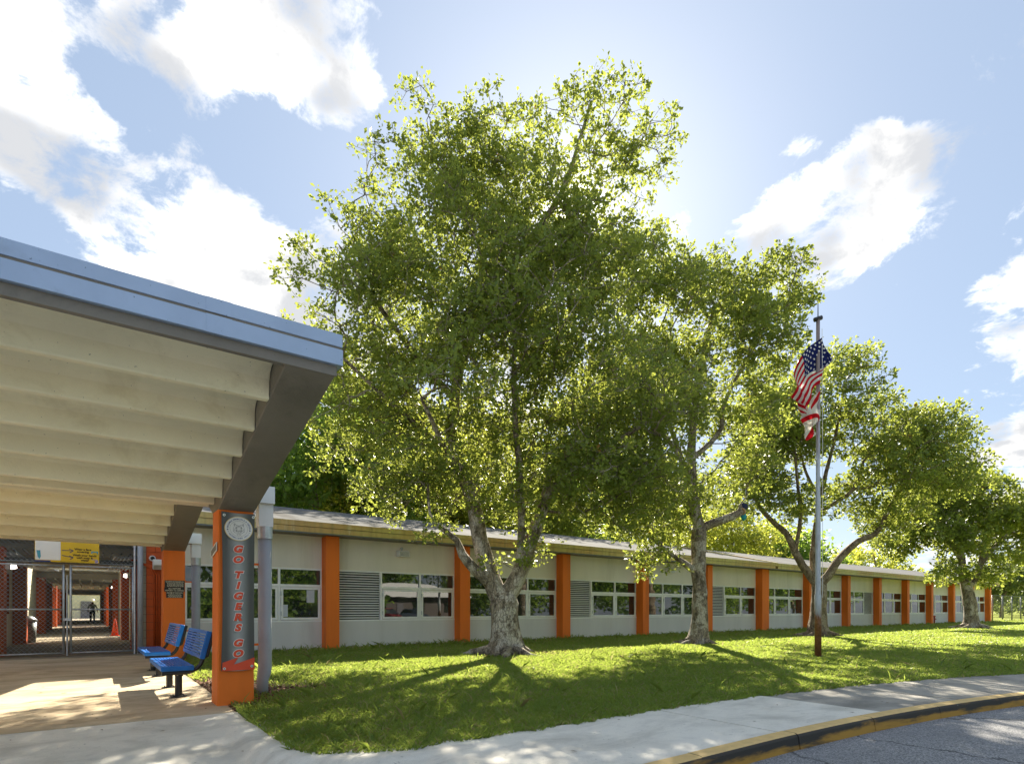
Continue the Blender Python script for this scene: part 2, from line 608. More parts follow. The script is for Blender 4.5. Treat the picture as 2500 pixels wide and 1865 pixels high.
mk_bark('bark', (0.44, 0.36, 0.265), (0.11, 0.085, 0.062), (0.62, 0.55, 0.45))
mk_bark('bark_dark', (0.34, 0.25, 0.17), (0.13, 0.095, 0.065), (0.42, 0.34, 0.25))


def mk_leaf(name, dark, light, trans, tw=0.45, patch=0.6, dead=0.98, straw=(0.28, 0.15, 0.03)):
    m, N = new_mat(name)
    rnd = N.n('ShaderNodeAttribute', attribute_name='rnd').outputs['Fac']
    pos = N.n('ShaderNodeNewGeometry').outputs['Position']
    cl = N.noise(pos, patch, 4, 0.6)
    f = N.math('ADD', N.math('MULTIPLY', rnd, 0.6), N.math('MULTIPLY', N.ramp(cl, 0.35, 0.65), 0.4))
    col = N.mix(f, dark, light)
    old = N.ramp(N.math('ADD', rnd, N.math('MULTIPLY', N.math('SUBTRACT', cl, 0.5), 0.5 if dead < 0.95 else 0.0)), dead - 0.005, dead + 0.005)
    col = N.mix(old, col, straw)
    tcol = N.mix(old, N.mix(f, tuple(c * 0.7 for c in trans), trans), straw)
    p = principled(N, col, 0.42, 0, 0.35)
    t = N.n('ShaderNodeBsdfTranslucent')
    N.put(t.inputs[0], tcol)
    mx = N.n('ShaderNodeMixShader')
    mx.inputs[0].default_value = tw
    N.t.links.new(p.outputs[0], mx.inputs[1])
    N.t.links.new(t.outputs[0], mx.inputs[2])
    finish(N, mx)
    MATS[name] = m


mk_leaf('leaf', (0.10, 0.165, 0.036), (0.19, 0.25, 0.052), (0.54, 0.60, 0.10), 0.46)
mk_leaf('leaf_dark', (0.065, 0.13, 0.03), (0.13, 0.21, 0.045), (0.44, 0.62, 0.08), 0.48)
mk_leaf('leaf_yellow', (0.12, 0.17, 0.03), (0.19, 0.25, 0.045), (0.76, 0.78, 0.11), 0.52)
mk_leaf('leaf_far', (0.07, 0.11, 0.045), (0.13, 0.175, 0.065), (0.40, 0.48, 0.12), 0.42)
mk_leaf('grass_blade', (0.115, 0.20, 0.035), (0.20, 0.30, 0.06), (0.58, 0.70, 0.12), 0.45, 0.9, 0.88, (0.46, 0.40, 0.18))

# soil and thatch under the grass, open field further off
m, N = new_mat('lawn_soil')
pos = N.n('ShaderNodeNewGeometry').outputs['Position']
a = N.noise(pos, 0.5, 6, 0.6)
b = N.noise(pos, 14, 6, 0.65)
c = N.noise(pos, 1.8, 7, 0.65)
grn = N.mix(N.ramp(b, 0.3, 0.7), (0.12, 0.17, 0.034), (0.24, 0.28, 0.06))
brn = N.mix(N.ramp(b, 0.3, 0.7), (0.16, 0.11, 0.06), (0.36, 0.28, 0.17))
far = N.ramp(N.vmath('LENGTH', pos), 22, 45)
bare = N.math('MULTIPLY', N.ramp(c, 0.56, 0.66), N.math('SUBTRACT', 1.0, far))
for (tx, ty, tr) in ((9.3, 11.9, 1.7), (16.6, 11.8, 1.1), (25.4, 12.0, 1.5), (43.6, 11.6, 1.4), (1.9, 9.4, 1.5), (4.0, 16.2, 1.6)):
    dd = N.vmath('DISTANCE', N.scale(pos, (1.0, 1.6, 0.0)), (tx, ty * 1.6, 0.0))
    bare = N.math('MAXIMUM', bare, N.ramp(N.math('ADD', dd, N.math('MULTIPLY', N.math('SUBTRACT', c, 0.5), 2.2)), tr * 0.45, tr, 1, 0))
col = N.mix(bare, grn, brn)
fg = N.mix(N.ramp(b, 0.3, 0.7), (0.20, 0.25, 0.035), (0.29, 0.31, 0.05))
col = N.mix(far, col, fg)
finish(N, principled(N, col, 0.95, 0, 0.1, N.bump(b, 0.6, 0.02)))
MATS['lawn_soil'] = m

m, N = new_mat('mulch_chip')
rnd = N.n('ShaderNodeAttribute', attribute_name='rnd').outputs['Fac']
col = N.mix(rnd, (0.10, 0.045, 0.028), (0.46, 0.27, 0.17))
finish(N, principled(N, col, 0.9, 0, 0.2))
MATS['mulch_chip'] = m

# rust on the foot of the flagpole
m, N = new_mat('pole_metal')
pos = N.n('ShaderNodeNewGeometry').outputs['Position']
z = N.sep(pos)[2]
nz = N.noise(N.scale(pos, (3, 3, 0.7)), 5, 8, 0.7)
rust = N.ramp(N.math('ADD', z, N.math('MULTIPLY', N.math('SUBTRACT', nz, 0.5), 1.6)), 0.75, 1.25, 1, 0)
up = N.math('MULTIPLY', N.ramp(N.math('ADD', z, N.math('MULTIPLY', nz, 3.0)), 5.8, 8.0), 0.75)
met = N.mix(N.ramp(nz, 0.4, 0.7), (0.52, 0.55, 0.58), (0.36, 0.37, 0.38))
met = N.mix(up, met, (0.25, 0.15, 0.11))
rc = N.mix(N.ramp(N.noise(pos, 18, 6, 0.7), 0.3, 0.7), (0.17, 0.065, 0.03), (0.34, 0.15, 0.07))
col = N.mix(rust, met, rc)
finish(N, principled(N, col, 0.5, 0.25, 0.4))
MATS['pole_metal'] = m


# flags: printed cloth, coordinates in the UV map
def cloth(name, build):
    m, N = new_mat(name)
    uv = N.n('ShaderNodeUVMap').outputs[0]
    u, v, _ = N.sep(uv)
    col = build(N, u, v)
    p = principled(N, col, 0.8, 0, 0.1)
    t = N.n('ShaderNodeBsdfTranslucent')
    N.put(t.inputs[0], col)
    mx = N.n('ShaderNodeMixShader')
    mx.inputs[0].default_value = 0.5
    N.t.links.new(p.outputs[0], mx.inputs[1])
    N.t.links.new(t.outputs[0], mx.inputs[2])
    finish(N, mx)
    MATS[name] = m


def stars_stripes(N, u, v):
    s = N.math('MODULO', N.math('FLOOR', N.math('MULTIPLY', N.math('SUBTRACT', 1.0, v), 13.0)), 2.0)
    col = N.mix(s, (0.62, 0.012, 0.03), (0.85, 0.83, 0.79))
    canton = N.math('MULTIPLY', N.math('LESS_THAN', u, 0.40), N.math('GREATER_THAN', v, 6.0 / 13))
    return N.mix(canton, col, (0.018, 0.026, 0.13))


def saltire(N, u, v):
    d1 = N.math('ABSOLUTE', N.math('SUBTRACT', u, v))
    d2 = N.math('ABSOLUTE', N.math('SUBTRACT', N.math('ADD', u, v), 1.0))
    x = N.math('LESS_THAN', N.math('MINIMUM', d1, d2), 0.105)
    col = N.mix(x, (0.85, 0.82, 0.76), (0.62, 0.015, 0.025))
    du = N.math('MULTIPLY', N.math('SUBTRACT', u, 0.5), 1.5)
    dv = N.math('SUBTRACT', v, 0.5)
    rr = N.math('SQRT', N.math('ADD', N.math('MULTIPLY', du, du), N.math('MULTIPLY', dv, dv)))
    col = N.mix(N.math('LESS_THAN', rr, 0.19), col, (0.62, 0.42, 0.16))
    return N.mix(N.math('LESS_THAN', rr, 0.15), col, (0.45, 0.50, 0.48))


cloth('flag_stripes', stars_stripes)
cloth('flag_saltire', saltire)

# vinyl banner, grey that turns paler towards its middle
m, N = new_mat('banner_vinyl')
pos = N.n('ShaderNodeNewGeometry').outputs['Position']
x = N.sep(pos)[0]
d = N.math('ABSOLUTE', N.math('SUBTRACT', x, 1.535))
col = N.mix(N.ramp(d, 0.0, 0.15), (0.36, 0.37, 0.36), (0.085, 0.085, 0.082))
wr = N.noise(N.scale(pos, (5, 1, 2.2)), 2.0, 4, 0.5, 0.6)
finish(N, principled(N, col, 0.32, 0, 0.5, N.bump(wr, 0.35, 0.02)))
MATS['banner_vinyl'] = m
M = MATS


# ------------------------------------------------------------------ ground levels
def back_edge(x):        # where the lawn meets the pavement
    t = max(0.0, x - 5.0)
    if t <= 12:
        return 4.6 - 0.0175 * t * t
    return 4.6 - 0.0175 * 144 - 0.42 * (t - 12)


def front_edge(x):       # where the pavement meets the kerb
    return back_edge(x) - 1.53


def lawn_sd(x, y):
    a, b, r = x - 1.45, y - back_edge(x), 0.85
    if a < r and b < r:
        return r - math.hypot(r - a, r - b)
    return min(a, b)


def gz(y):
    return -0.10 * min(1.0, max(0.0, (15.0 - y) / 10.0))


PAVE_TOP = -0.10
ROAD_Z = -0.25

# lawn and open ground: one sheet to the horizon
xs = [-1500, -400, -100, -30, -10, -3, 0, 1.0, 1.25] + list(np.arange(1.35, 4.0, 0.08)) + list(np.arange(4.0, 20, 0.5)) + [21, 23, 26, 30, 36, 44, 55, 70, 100, 200, 500, 1500]
vs, fs = [], []
offs = [0.0] + list(np.arange(0.06, 2.0, 0.08)) + [2.2, 2.6, 3.2, 4, 5, 6, 7, 8, 9, 10, 11, 12, 14, 18, 25, 40, 80, 200, 600, 1600]
for x in xs:
    for t in offs:
        y = back_edge(min(x, 60)) - 0.05 + t
        s = lawn_sd(min(x, 60), y)
        z = gz(y) - 0.012
        if s < -0.06:
            z = -0.45
        vs.append((x, y, z))
k = len(offs)
for i in range(len(xs) - 1):
    for j in range(k - 1):
        fs.append((i * k + j, (i + 1) * k + j, (i + 1) * k + j + 1, i * k + j + 1))
tag(MB().add(vs, fs).build('ground', M['lawn_soil'], smooth=True), 'open ground and soil under the school lawn', kind='structure')

# road
vs, fs = [], []
rx = [-1500, -200, -40, -10, 0, 2.6] + list(np.arange(3, 20, 0.5)) + [22, 26, 30, 40, 60]
for x in rx:
    y0 = front_edge(x) - 0.02
    for t in (0, 2, 6, 15, 40, 200, 1500):
        vs.append((x, y0 - t, ROAD_Z))
for i in range(len(rx) - 1):
    for j in range(6):
        fs.append((i * 7 + j, i * 7 + j + 1, (i + 1) * 7 + j + 1, (i + 1) * 7 + j))
vs += [(60, front_edge(60) - 0.02, ROAD_Z), (1500, -1500, ROAD_Z), (1500, front_edge(60) - 700, ROAD_Z)]
tag(MB().add(vs, fs).build('road', M['asphalt']), 'grey asphalt road beside the yellow kerb', kind='structure')


# new pale concrete: driveway apron with the rounded kerb that swings into the pavement
def apron_z(x, y):
    low = -0.084 + (ROAD_Z + 0.012 + 0.084) * min(1.0, max(0.0, (7.45 - y) / 3.0)) ** 0.9
    s = -lawn_sd(max(x, -3), y)
    up = 1.0 - min(1.0, max(0.0, (s - 0.20) / 0.20))
    up = up * up * (3 - 2 * up)
    if x > 1.9 and y < 4.7:
        t = min(1.0, max(0.0, (x - 1.9) / 0.6))
        up = max(up, t * t * (3 - 2 * t))
    fade = min(1.0, max(0.0, (7.45 - y) / 0.9))
    return low + (PAVE_TOP + 0.012 * fade - low) * up * fade + (0.0 if fade == 1 else 0)


vs, fs = [], []
ax = [-12, -8, -5, -3, -2, -1, -0.4, 0, 0.3] + list(np.arange(0.5, 3.495, 0.06))
ax[-1] = 3.49
ay = list(np.arange(3.05, 7.44, 0.06)) + [7.44]
idx = {}
for i, x in enumerate(ax):
    for j, y in enumerate(ay):
        idx[i, j] = len(vs)
        vs.append((x, y, apron_z(x, y)))
for i in range(len(ax) - 1):
    for j in range(len(ay) - 1):
        cx, cy = (ax[i] + ax[i + 1]) / 2, (ay[j] + ay[j + 1]) / 2
        if lawn_sd(cx, cy) > 0.10:
            continue
        fs.append((idx[i, j], idx[i + 1, j], idx[i + 1, j + 1], idx[i, j + 1]))
tag(MB().add(vs, fs).build('driveway_apron', M['concrete_new'], smooth=True), 'pale new concrete driveway apron with rounded kerb flare', kind='structure')

# old tan slab under the canopies, cut by joints
pav = tag(empty('entrance_pavement', (0, 7.46, 0)), 'tan concrete pavement under the entrance canopies', kind='structure')
ys = [7.455, 9.45, 11.6, 14.0, 17.0]
xj = [-12, -6.2, -2.4, 1.42]
for i in range(len(ys) - 1):
    for j in range(len(xj) - 1):
        x0, x1, y0, y1 = xj[j] + 0.004, xj[j + 1] - 0.004, ys[i] + 0.004, ys[i + 1] - 0.004
        z0, z1 = gz(y0) - 0.008, gz(y1) - 0.008
        b = MB()
        b.add([(x0, y0, -0.5), (x1, y0, -0.5), (x1, y1, -0.5), (x0, y1, -0.5), (x0, y0, z0), (x1, y0, z0), (x1, y1, z1), (x0, y1, z1)],
              [(0, 3, 2, 1), (4, 5, 6, 7), (0, 1, 5, 4), (1, 2, 6, 5), (2, 3, 7, 6), (3, 0, 4, 7)])
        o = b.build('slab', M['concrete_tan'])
        o.parent = pav
        o.matrix_parent_inverse = Matrix.Translation((0, -7.46, 0))
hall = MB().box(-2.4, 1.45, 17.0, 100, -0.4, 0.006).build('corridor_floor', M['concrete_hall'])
tag(hall, 'brown concrete floor of the long open corridor', kind='structure')

# pavement slabs along the road
side = tag(empty('sidewalk', (3.5, 4, PAVE_TOP)), 'concrete pavement curving along the road kerb', kind='structure')
joints = [3.5, 5.58, 7.68, 9.6, 11.5, 13.4, 15.3, 17.2, 19.1, 21.0, 23.0, 25.0]
for i in range(len(joints) - 1):
    x0, x1 = joints[i] + 0.006, joints[i + 1] - 0.006
    n = 6
    vs, fs = [], []
    dz = 0.004 * math.sin(i * 2.3)
    for q in range(n + 1):
        x = x0 + (x1 - x0) * q / n
        e = 0.012 * math.sin(x * 7.1) + 0.008 * math.sin(x * 17.3)
        for (y, z) in ((front_edge(x) + 0.004, -0.4), (front_edge(x) + 0.004, PAVE_TOP + dz), (back_edge(x) + e, PAVE_TOP + dz + 0.006), (back_edge(x) + e, -0.4)):
            vs.append((x - 3.5, y - 4, z - PAVE_TOP))
    for q in range(n):
        a = q * 4
        for r_ in range(3):
            fs.append((a + r_, a + r_ + 1, a + 5 + r_, a + 4 + r_))
    fs += [(3, 2, 1, 0), (n * 4, n * 4 + 1, n * 4 + 2, n * 4 + 3)]
    MB().add(vs, [tuple(reversed(f)) for f in fs]).build('slab', M['concrete_new'] if x0 < 7.6 else M['concrete_old'], side)

# kerb stones, painted yellow
kerb = tag(empty('kerb', (2.6, 3, ROAD_Z)), 'yellow painted kerb with black tyre scuffs along the road', kind='structure')
kx = 2.6
while kx < 24:
    x0, x1 = kx + 0.003, kx + 1.52
    kx += 1.526
    n = 5
    prof = [(0.0, -0.42), (0.0, -0.100), (-0.012, -0.092), (-0.125, -0.094), (-0.150, -0.104), (-0.163, -0.128), (-0.185, -0.255), (-0.185, -0.42)]
    vs, fs = [], []
    wob = random.Random(int(kx * 10)).uniform(-0.006, 0.006)
    for q in range(n + 1):
        x = x0 + (x1 - x0) * q / n
        for (dy, z) in prof:
            vs.append((x - 2.6, front_edge(x) + dy + wob - 3, z - ROAD_Z))
    p = len(prof)
    for q in range(n):
        for r_ in range(p - 1):
            fs.append((q * p + r_, (q + 1) * p + r_, (q + 1) * p + r_ + 1, q * p + r_ + 1))
    fs += [tuple(range(p)), tuple(n * p + i for i in range(p - 1, -1, -1))]
    MB().add(vs, fs).build('kerb_stone', M['kerb_paint'], kerb)


# ------------------------------------------------------------------ classroom building
bld = tag(empty('classroom_building', (1.9, 16.67, 0)), 'long low grey classroom building with orange pilasters and white windows', 'building')
BX, BY = 1.9, 16.67


def part(mb, name, mat, parent, **kw):
    """link a part whose shape was given in world coordinates"""
    o = mb.build(name, mat, **kw)
    o.parent = parent
    p = parent
    off = Vector((0, 0, 0))
    while p is not None:
        off += Vector(p.location)
        p = p.parent
    o.data.transform(Matrix.Translation(-off))
    return o


WALL_Y, PIL_Y = 16.67, 16.30
PX = [1.30, 5.64, 10.08, 14.58, 19.08, 23.62, 28.30, 33.2, 37.95, 42.5, 47.2, 51.8, 56.6, 61.3, 66.0]
PW = 0.39
SILL, HEAD, EAVE = 0.78, 2.30, 3.22
glass_pan = 0


def window_bay(x0, x1, cols):
    """white frame with transom panes over casements; cols of relative widths; 'L' marks a louvre"""
    tot = sum(c[1] for c in cols)
    x = x0
    f = 0.05
    zt = HEAD - 0.50
    for kind, w in cols:
        xa, xb = x, x + (x1 - x0) * w / tot
        x = xb
        fr = MB()
        yb, yf = WALL_Y + 0.10, WALL_Y + 0.012
        fr.box(xa, xb, yf, yb, HEAD - f, HEAD)
        fr.box(xa, xb, yf - 0.015, yb, SILL, SILL + f * 0.9)
        fr.box(xa, xa + f * 0.6, yf + 0.001, yb, SILL + f * 0.9, HEAD - f)
        fr.box(xb - f * 0.6, xb, yf + 0.001, yb, SILL + f * 0.9, HEAD - f)
        if kind == 'L':
            o = part(fr, 'louvre', M['window_frame'], bld)
            n = 19
            zz0, zz1 = SILL + 0.06, HEAD - 0.06
            for i in range(n):
                zc = zz0 + (zz1 - zz0) * (i + 0.5) / n
                sl = MB().prism_x([(yf + 0.006, zc - 0.012), (yf + 0.010, zc - 0.019), (yf + 0.055, zc + 0.012), (yf + 0.052, zc + 0.019)],
                                  xa + f * 0.6 + 0.002, xb - f * 0.6 - 0.002)
                part(sl, 'slat', M['window_frame'], o)
            part(MB().box(xa + 0.03, xb - 0.03, yb + 0.005, yb + 0.02, SILL, HEAD), 'backing', M['ink_black'], o)
        else:
            fr.box(xa + f * 0.6, xb - f * 0.6, yf + 0.001, yb, zt - 0.035, zt + 0.035)
            o = part(fr, 'window', M['window_frame'], bld)
            part(MB().box(xa + f * 0.6, xb - f * 0.6, yf + 0.045, yf + 0.055, zt + 0.03, HEAD - f + 0.01), 'transom_pane', M['window_glass'], o)
            s0, s1, t0, t1 = xa + f * 0.6 + 0.012, xb - f * 0.6 - 0.012, SILL + f * 0.9 + 0.012, zt - 0.035 - 0.012
            sh = MB()
            q = 0.062
            sh.box(s0, s1, yf - 0.012, yf + 0.05, t0, t0 + q).box(s0, s1, yf - 0.012, yf + 0.05, t1 - q, t1)
            sh.box(s0, s0 + q, yf - 0.010, yf + 0.05, t0 + q, t1 - q).box(s1 - q, s1, yf - 0.010, yf + 0.05, t0 + q, t1 - q)
            part(sh, 'sash', M['window_frame'], o)
            part(MB().box(s0 + q - 0.005, s1 - q + 0.005, yf + 0.016, yf + 0.026, t0 + q - 0.005, t1 - q + 0.005), 'pane', M['window_glass'], o)
            if xa < 30:
                part(MB().box(s0 - 0.014, s0 + 0.012, yf - 0.026, yf - 0.013, t0 + 0.12, t0 + 0.24), 'hinge', M['galvanised'], o)
                part(MB().box(s0 - 0.014, s0 + 0.012, yf - 0.026, yf - 0.013, t1 - 0.24, t1 - 0.12), 'hinge', M['galvanised'], o)


W3 = [('W', 1), ('W', 1), ('W', 1)]
L2 = [('L', 1.08), ('W', 1), ('W', 0.95)]
R2 = [('W', 1), ('W', 1), ('L', 1.0)]
bays = [W3, L2, W3, L2, W3, L2, W3, W3, R2, W3, W3, L2, R2, W3]
for i in range(len(PX) - 1):
    x0, x1 = PX[i] + PW / 2, PX[i + 1] - PW / 2
    if i == 0:
        x0 = 1.92
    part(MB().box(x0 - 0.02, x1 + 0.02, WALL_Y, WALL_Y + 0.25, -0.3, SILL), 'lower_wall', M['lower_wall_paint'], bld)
    part(MB().box(x0 - 0.02, x1 + 0.02, WALL_Y + 0.003, WALL_Y + 0.25, HEAD, EAVE + 0.12), 'upper_wall', M['wall_paint'], bld)
    window_bay(x0, x1, bays[i])
for i, x in enumerate(PX):
    if i == 0:
        continue
    b = MB().box(x - PW / 2, x + PW / 2, PIL_Y, WALL_Y + 0.2, -0.2, EAVE - 0.005)
    part(b, 'pilaster', M['orange_paint'], bld, bevel=0.012)
    if i == 6:
        part(MB().box(x + PW / 2 + 0.012, x + PW / 2 + 0.30, PIL_Y + 0.02, WALL_Y + 0.2, -0.2, EAVE - 0.006), 'pilaster', M['orange_paint'], bld, bevel=0.012)
# core so that no light leaks through, end walls
part(MB().box(2.0, 65.9, WALL_Y + 0.27, 28.2, -0.2, 3.3), 'inner_wall', M['wall_paint'], bld)
part(MB().box(65.95, 66.2, WALL_Y + 0.22, 28.25, -0.2, 3.3), 'end_wall', M['wall_paint'], bld)
# roof: two low slopes with a raised joint, fascia bands, gutter edge
E0, RG = 15.83, 22.2
for (xa, xb, dz) in ((1.85, 28.55, 0.0), (28.75, 66.6, 0.0)):
    part(MB().prism_x([(E0, 3.505), (RG, 4.92), (28.6, 3.505), (28.6, 3.40), (RG, 4.75), (E0, 3.40)], xa, xb), 'roof', M['roof_membrane'], bld)
part(MB().prism_x([(E0 - 0.01, 3.36), (E0 - 0.01, 3.54), (RG, 5.02), (RG, 4.7)], 28.55, 28.75), 'roof_joint', M['eave_metal'], bld)
for xa, xb in ((1.85, 9.3), (9.3, 14.9), (14.9, 20.6), (20.6, 28.55), (28.75, 37.5), (37.5, 47), (47, 56.5), (56.5, 66.6)):
    part(MB().box(xa + 0.004, xb - 0.004, E0 - 0.025, E0 + 0.10, 3.375, 3.515), 'fascia_band', M['eave_metal'], bld)
    part(MB().box(xa + 0.004, xb - 0.004, E0 - 0.005, E0 + 0.10, 3.225, 3.365), 'fascia_band', M['eave_metal'], bld)
part(MB().box(1.85, 66.6, E0 + 0.0, E0 + 0.06, 3.19, 3.222), 'drip_edge', M['galvanised_dark'], bld)
part(MB().box(1.86, 66.5, E0 + 0.1, WALL_Y + 0.1, EAVE, EAVE + 0.03), 'soffit', M['taupe_concrete'], bld)
# notices behind the first windows
part(MB().box(5.02, 5.24, WALL_Y + 0.022, WALL_Y + 0.0255, 1.32, 1.68), 'paper_notice', M['paper'], bld)
part(MB().box(4.26, 4.50, WALL_Y + 0.022, WALL_Y + 0.0255, 0.92, 1.26), 'paper_notice', M['paper'], bld)


# floodlights under the eave
def floodlight(x, label):
    t = tag(empty('floodlight', (x, WALL_Y, 2.86)), label, 'wall light', 'floodlights on the classroom wall')
    MB().prism_x([(0.0, -0.08), (-0.16, -0.10), (-0.24, -0.085), (-0.20, 0.09), (0.0, 0.10)], -0.18, 0.18).build('housing', M['white_metal'], t, bevel=0.012)
    MB().add([(-0.145, -0.228, -0.070), (0.145, -0.228, -0.070), (0.145, -0.199, 0.070), (-0.145, -0.199, 0.070),
              (-0.145, -0.250, -0.070), (0.145, -0.250, -0.070), (0.145, -0.215, 0.070), (-0.145, -0.215, 0.070)],
             [(0, 1, 5, 4), (1, 2, 6, 5), (2, 3, 7, 6), (3, 0, 4, 7), (4, 5, 6, 7)]).build('lens', M['glass_lens'], t)
    MB().tube([(0, -0.03, 0.09), (0, -0.03, 0.22)], 0.022, 8).box(-0.035, 0.035, -0.05, 0.0, 0.16, 0.21).build('conduit', M['galvanised'], t)


paint('glass_lens', (0.55, 0.55, 0.50), 0.15, 0.1, 8)
floodlight(7.95, 'white floodlight on the wall above the first louvred bay')
floodlight(21.0, 'small white floodlight on the wall partly behind the second tree')
floodlight(34.9, 'small white floodlight on the wall just past the flagpole')

# fire standpipe far along the wall
t = tag(empty('standpipe', (52.35, 16.35, 0)), 'small red standpipe beside a far orange pilaster', 'standpipe')
MB().tube([(0, 0, 0), (0, 0, 0.62)], 0.05, 8).build('riser', M['rust_red'], t)
MB().tube([(-0.12, 0, 0.6), (0.12, 0, 0.6)], 0.055, 8).tube([(0, 0, 0.4), (0.16, -0.05, 0.38)], 0.04, 8).build('outlet', M['rust_red'], t)


# ------------------------------------------------------------------ entrance canopies
CX0, CX1 = 1.31, 1.73          # beam and column, along the road side
XL = -9.0


def canopy(dy, z0, label, first):
    """butterfly wing on a row of columns; front edge high, valley at the columns"""
    base = Vector((1.52, 8.18 + dy, gz(8.18 + dy)))
    t = tag(empty('entrance_canopy', base), label, 'canopy')
    yf, yc, yb = 4.94 + dy, 7.97 + dy, 8.39 + dy
    prof = [(yf, 3.15 + z0), (yc, 2.38 + z0), (yb, 2.38 + z0), (yb + 0.62, 2.66 + z0), (yb + 0.62, 2.84 + z0), (yb + 0.05, 2.70 + z0), (yf, 3.42 + z0)]
    for bx in (0.0, -7.2):
        part(MB().prism_x(prof, CX0 + bx, CX1 + bx), 'beam', M['taupe_concrete'], t, bevel=0.01)
        b = MB()
        z = gz(yc) - 0.3
        b.add([(CX0 + bx - 0.012, yc - 0.0, z), (CX1 + bx + 0.0, yc - 0.0, z), (CX1 + bx, yb, z), (CX0 + bx - 0.012, yb, z),
               (CX0 + bx + 0.004, yc + 0.006, 2.40 + z0), (CX1 + bx - 0.004, yc + 0.006, 2.40 + z0), (CX1 + bx - 0.004, yb - 0.006, 2.40 + z0), (CX0 + bx + 0.004, yb - 0.006, 2.40 + z0)],
              [(0, 3, 2, 1), (4, 5, 6, 7), (0, 1, 5, 4), (1, 2, 6, 5), (2, 3, 7, 6), (3, 0, 4, 7)])
        part(b, 'column', M['orange_paint'], t, bevel=0.015)
    # ribbed concrete planks hung between the beams
    slope = (2.38 - 3.21) / (yc - yf)
    step = 0.555
    for i in range(7):
        ya = yf + 0.02 + i * step            # front of the plank
        ybk = ya + step
        if i == 6:
            ybk = yb + 0.6
        def low(y):
            return max(2.48 + z0, 3.01 + z0 - 0.24 * (y - yf - 0.55))
        zs = low(ybk)                         # foot of the stem at its back
        if i < 6:
            zc = zs + 0.195                   # top of the stem
            ceil_f = low(ya) + 0.245
            pr = [(ya, ceil_f), (ybk - 0.19, zc + 0.075), (ybk - 0.125, zc + 0.035), (ybk - 0.095, zc - 0.02), (ybk - 0.085, zs + 0.012), (ybk - 0.075, zs), (ybk - 0.004, zs),
                  (ybk, zc + 0.10), (ya, ceil_f + 0.07)]
        else:
            zs = 2.50 + z0
            pr = [(ya, zs + 0.22), (ya + 0.32, zs + 0.10), (ya + 0.36, zs), (ybk, zs + 0.16), (ybk, zs + 0.30), (ya, zs + 0.30)]
        part(MB().prism_x(pr, XL, CX0 - 0.0045), 'ceiling_rib', M['cream_concrete'], t, bevel=0.006)
    # roof deck over them
    part(MB().prism_x([(yf + 0.03, 3.445 + z0), (yb, 2.72 + z0), (yb + 0.6, 2.86 + z0), (yb + 0.6, 2.92 + z0), (yb, 2.79 + z0), (yf + 0.03, 3.49 + z0)], XL, CX1 - 0.01), 'roof_deck', M['roof_membrane'], t)
    # concrete edge under the metal fascia
    part(MB().prism_x([(yf - 0.025, 3.148 + z0), (yf - 0.025, 3.43 + z0), (yf - 0.002, 3.43 + z0), (yf - 0.002, 3.148 + z0)], XL, CX1 + 0.004), 'edge_beam', M['taupe_concrete'], t)
    part(MB().prism_x([(yf, 3.165 + z0), (yf, 3.24 + z0), (yf + 0.05, 3.24 + z0), (yf + 0.05, 3.155 + z0)], XL, CX0 - 0.006), 'edge_lip', M['taupe_concrete'], t)
    # fascia: two folded metal bands and a groove, returned round the end
    x1 = CX1 + 0.045
    for (za, zb, d) in ((3.395, 3.502, 0.055), (3.234, 3.368, 0.065)):
        p = [(yf - d, za + z0), (yf - d, zb + z0), (yf + 0.06, zb + z0 + 0.004), (yf + 0.06, za + z0), (yf - d + 0.012, za + z0 - 0.004)]
        for xa, xb in ((XL, -5.0), (-4.996, -1.6), (-1.596, 0.78), (0.784, x1)):
            part(MB().prism_x(p, xa, xb), 'fascia_panel', M['fascia_metal'], t)
    part(MB().prism_x([(yf - 0.048, 3.366 + z0), (yf - 0.048, 3.397 + z0), (yf - 0.026, 3.397 + z0), (yf - 0.026, 3.366 + z0)], XL, x1 - 0.01), 'fascia_groove', M['taupe_concrete'], t)
    part(MB().box(0.72, 0.90, yf - 0.0675, yf - 0.052, 3.231 + z0, 3.370 + z0).box(0.72, 0.90, yf - 0.0575, yf - 0.045, 3.393 + z0, 3.5035 + z0), 'fascia_joint', M['fascia_metal'], t)
    part(MB().prism_x([(yf + 0.06, 3.24 + z0), (yf + 0.06, 3.502 + z0), (yb, 2.80 + z0), (yb, 2.68 + z0)], CX1 + 0.004, x1), 'end_flashing', M['fascia_metal'], t)
    # valley gutter, leader head and downspout at the open end
    gy = yb + 0.18
    part(MB().box(CX1 + 0.004, 2.13, gy - 0.02, gy + 0.30, 2.62 + z0, 2.86 + z0), 'gutter_end', M['white_metal'], t)
    part(MB().box(1.93, 2.12, gy + 0.03, gy + 0.22, 2.30 + z0, 2.62 + z0), 'leader_head', M['white_metal'], t)
    pc = (2.03, gy + 0.125)
    part(MB().lathe([(0.104, 2.13 + z0), (0.104, 2.305 + z0)], pc[0], pc[1], 18), 'collar', M['galvanised'], t, smooth=False)
    z = gz(gy)
    b = MB().tube([(pc[0], pc[1], 2.14 + z0), (pc[0], pc[1], 0.36 + z), (pc[0] - 0.012, pc[1], 0.28 + z), (pc[0] - 0.03, pc[1], 0.20 + z), (pc[0] - 0.035, pc[1], z - 0.06)], [0.092, 0.092, 0.09, 0.078, 0.076], 18)
    part(b, 'downspout', M['pipe_grey'], t, smooth=True)
    for zz in (1.75, 0.62):
        part(MB().box(CX1 - 0.005, pc[0] - 0.085, pc[1] - 0.02, pc[1] + 0.02, zz, zz + 0.03).tube([(CX1 + 0.012, yb - 0.12, zz + 0.015), (CX1 + 0.045, yb - 0.12, zz + 0.015)], 0.016, 6), 'bracket', M['orange_paint'], t)
    return t


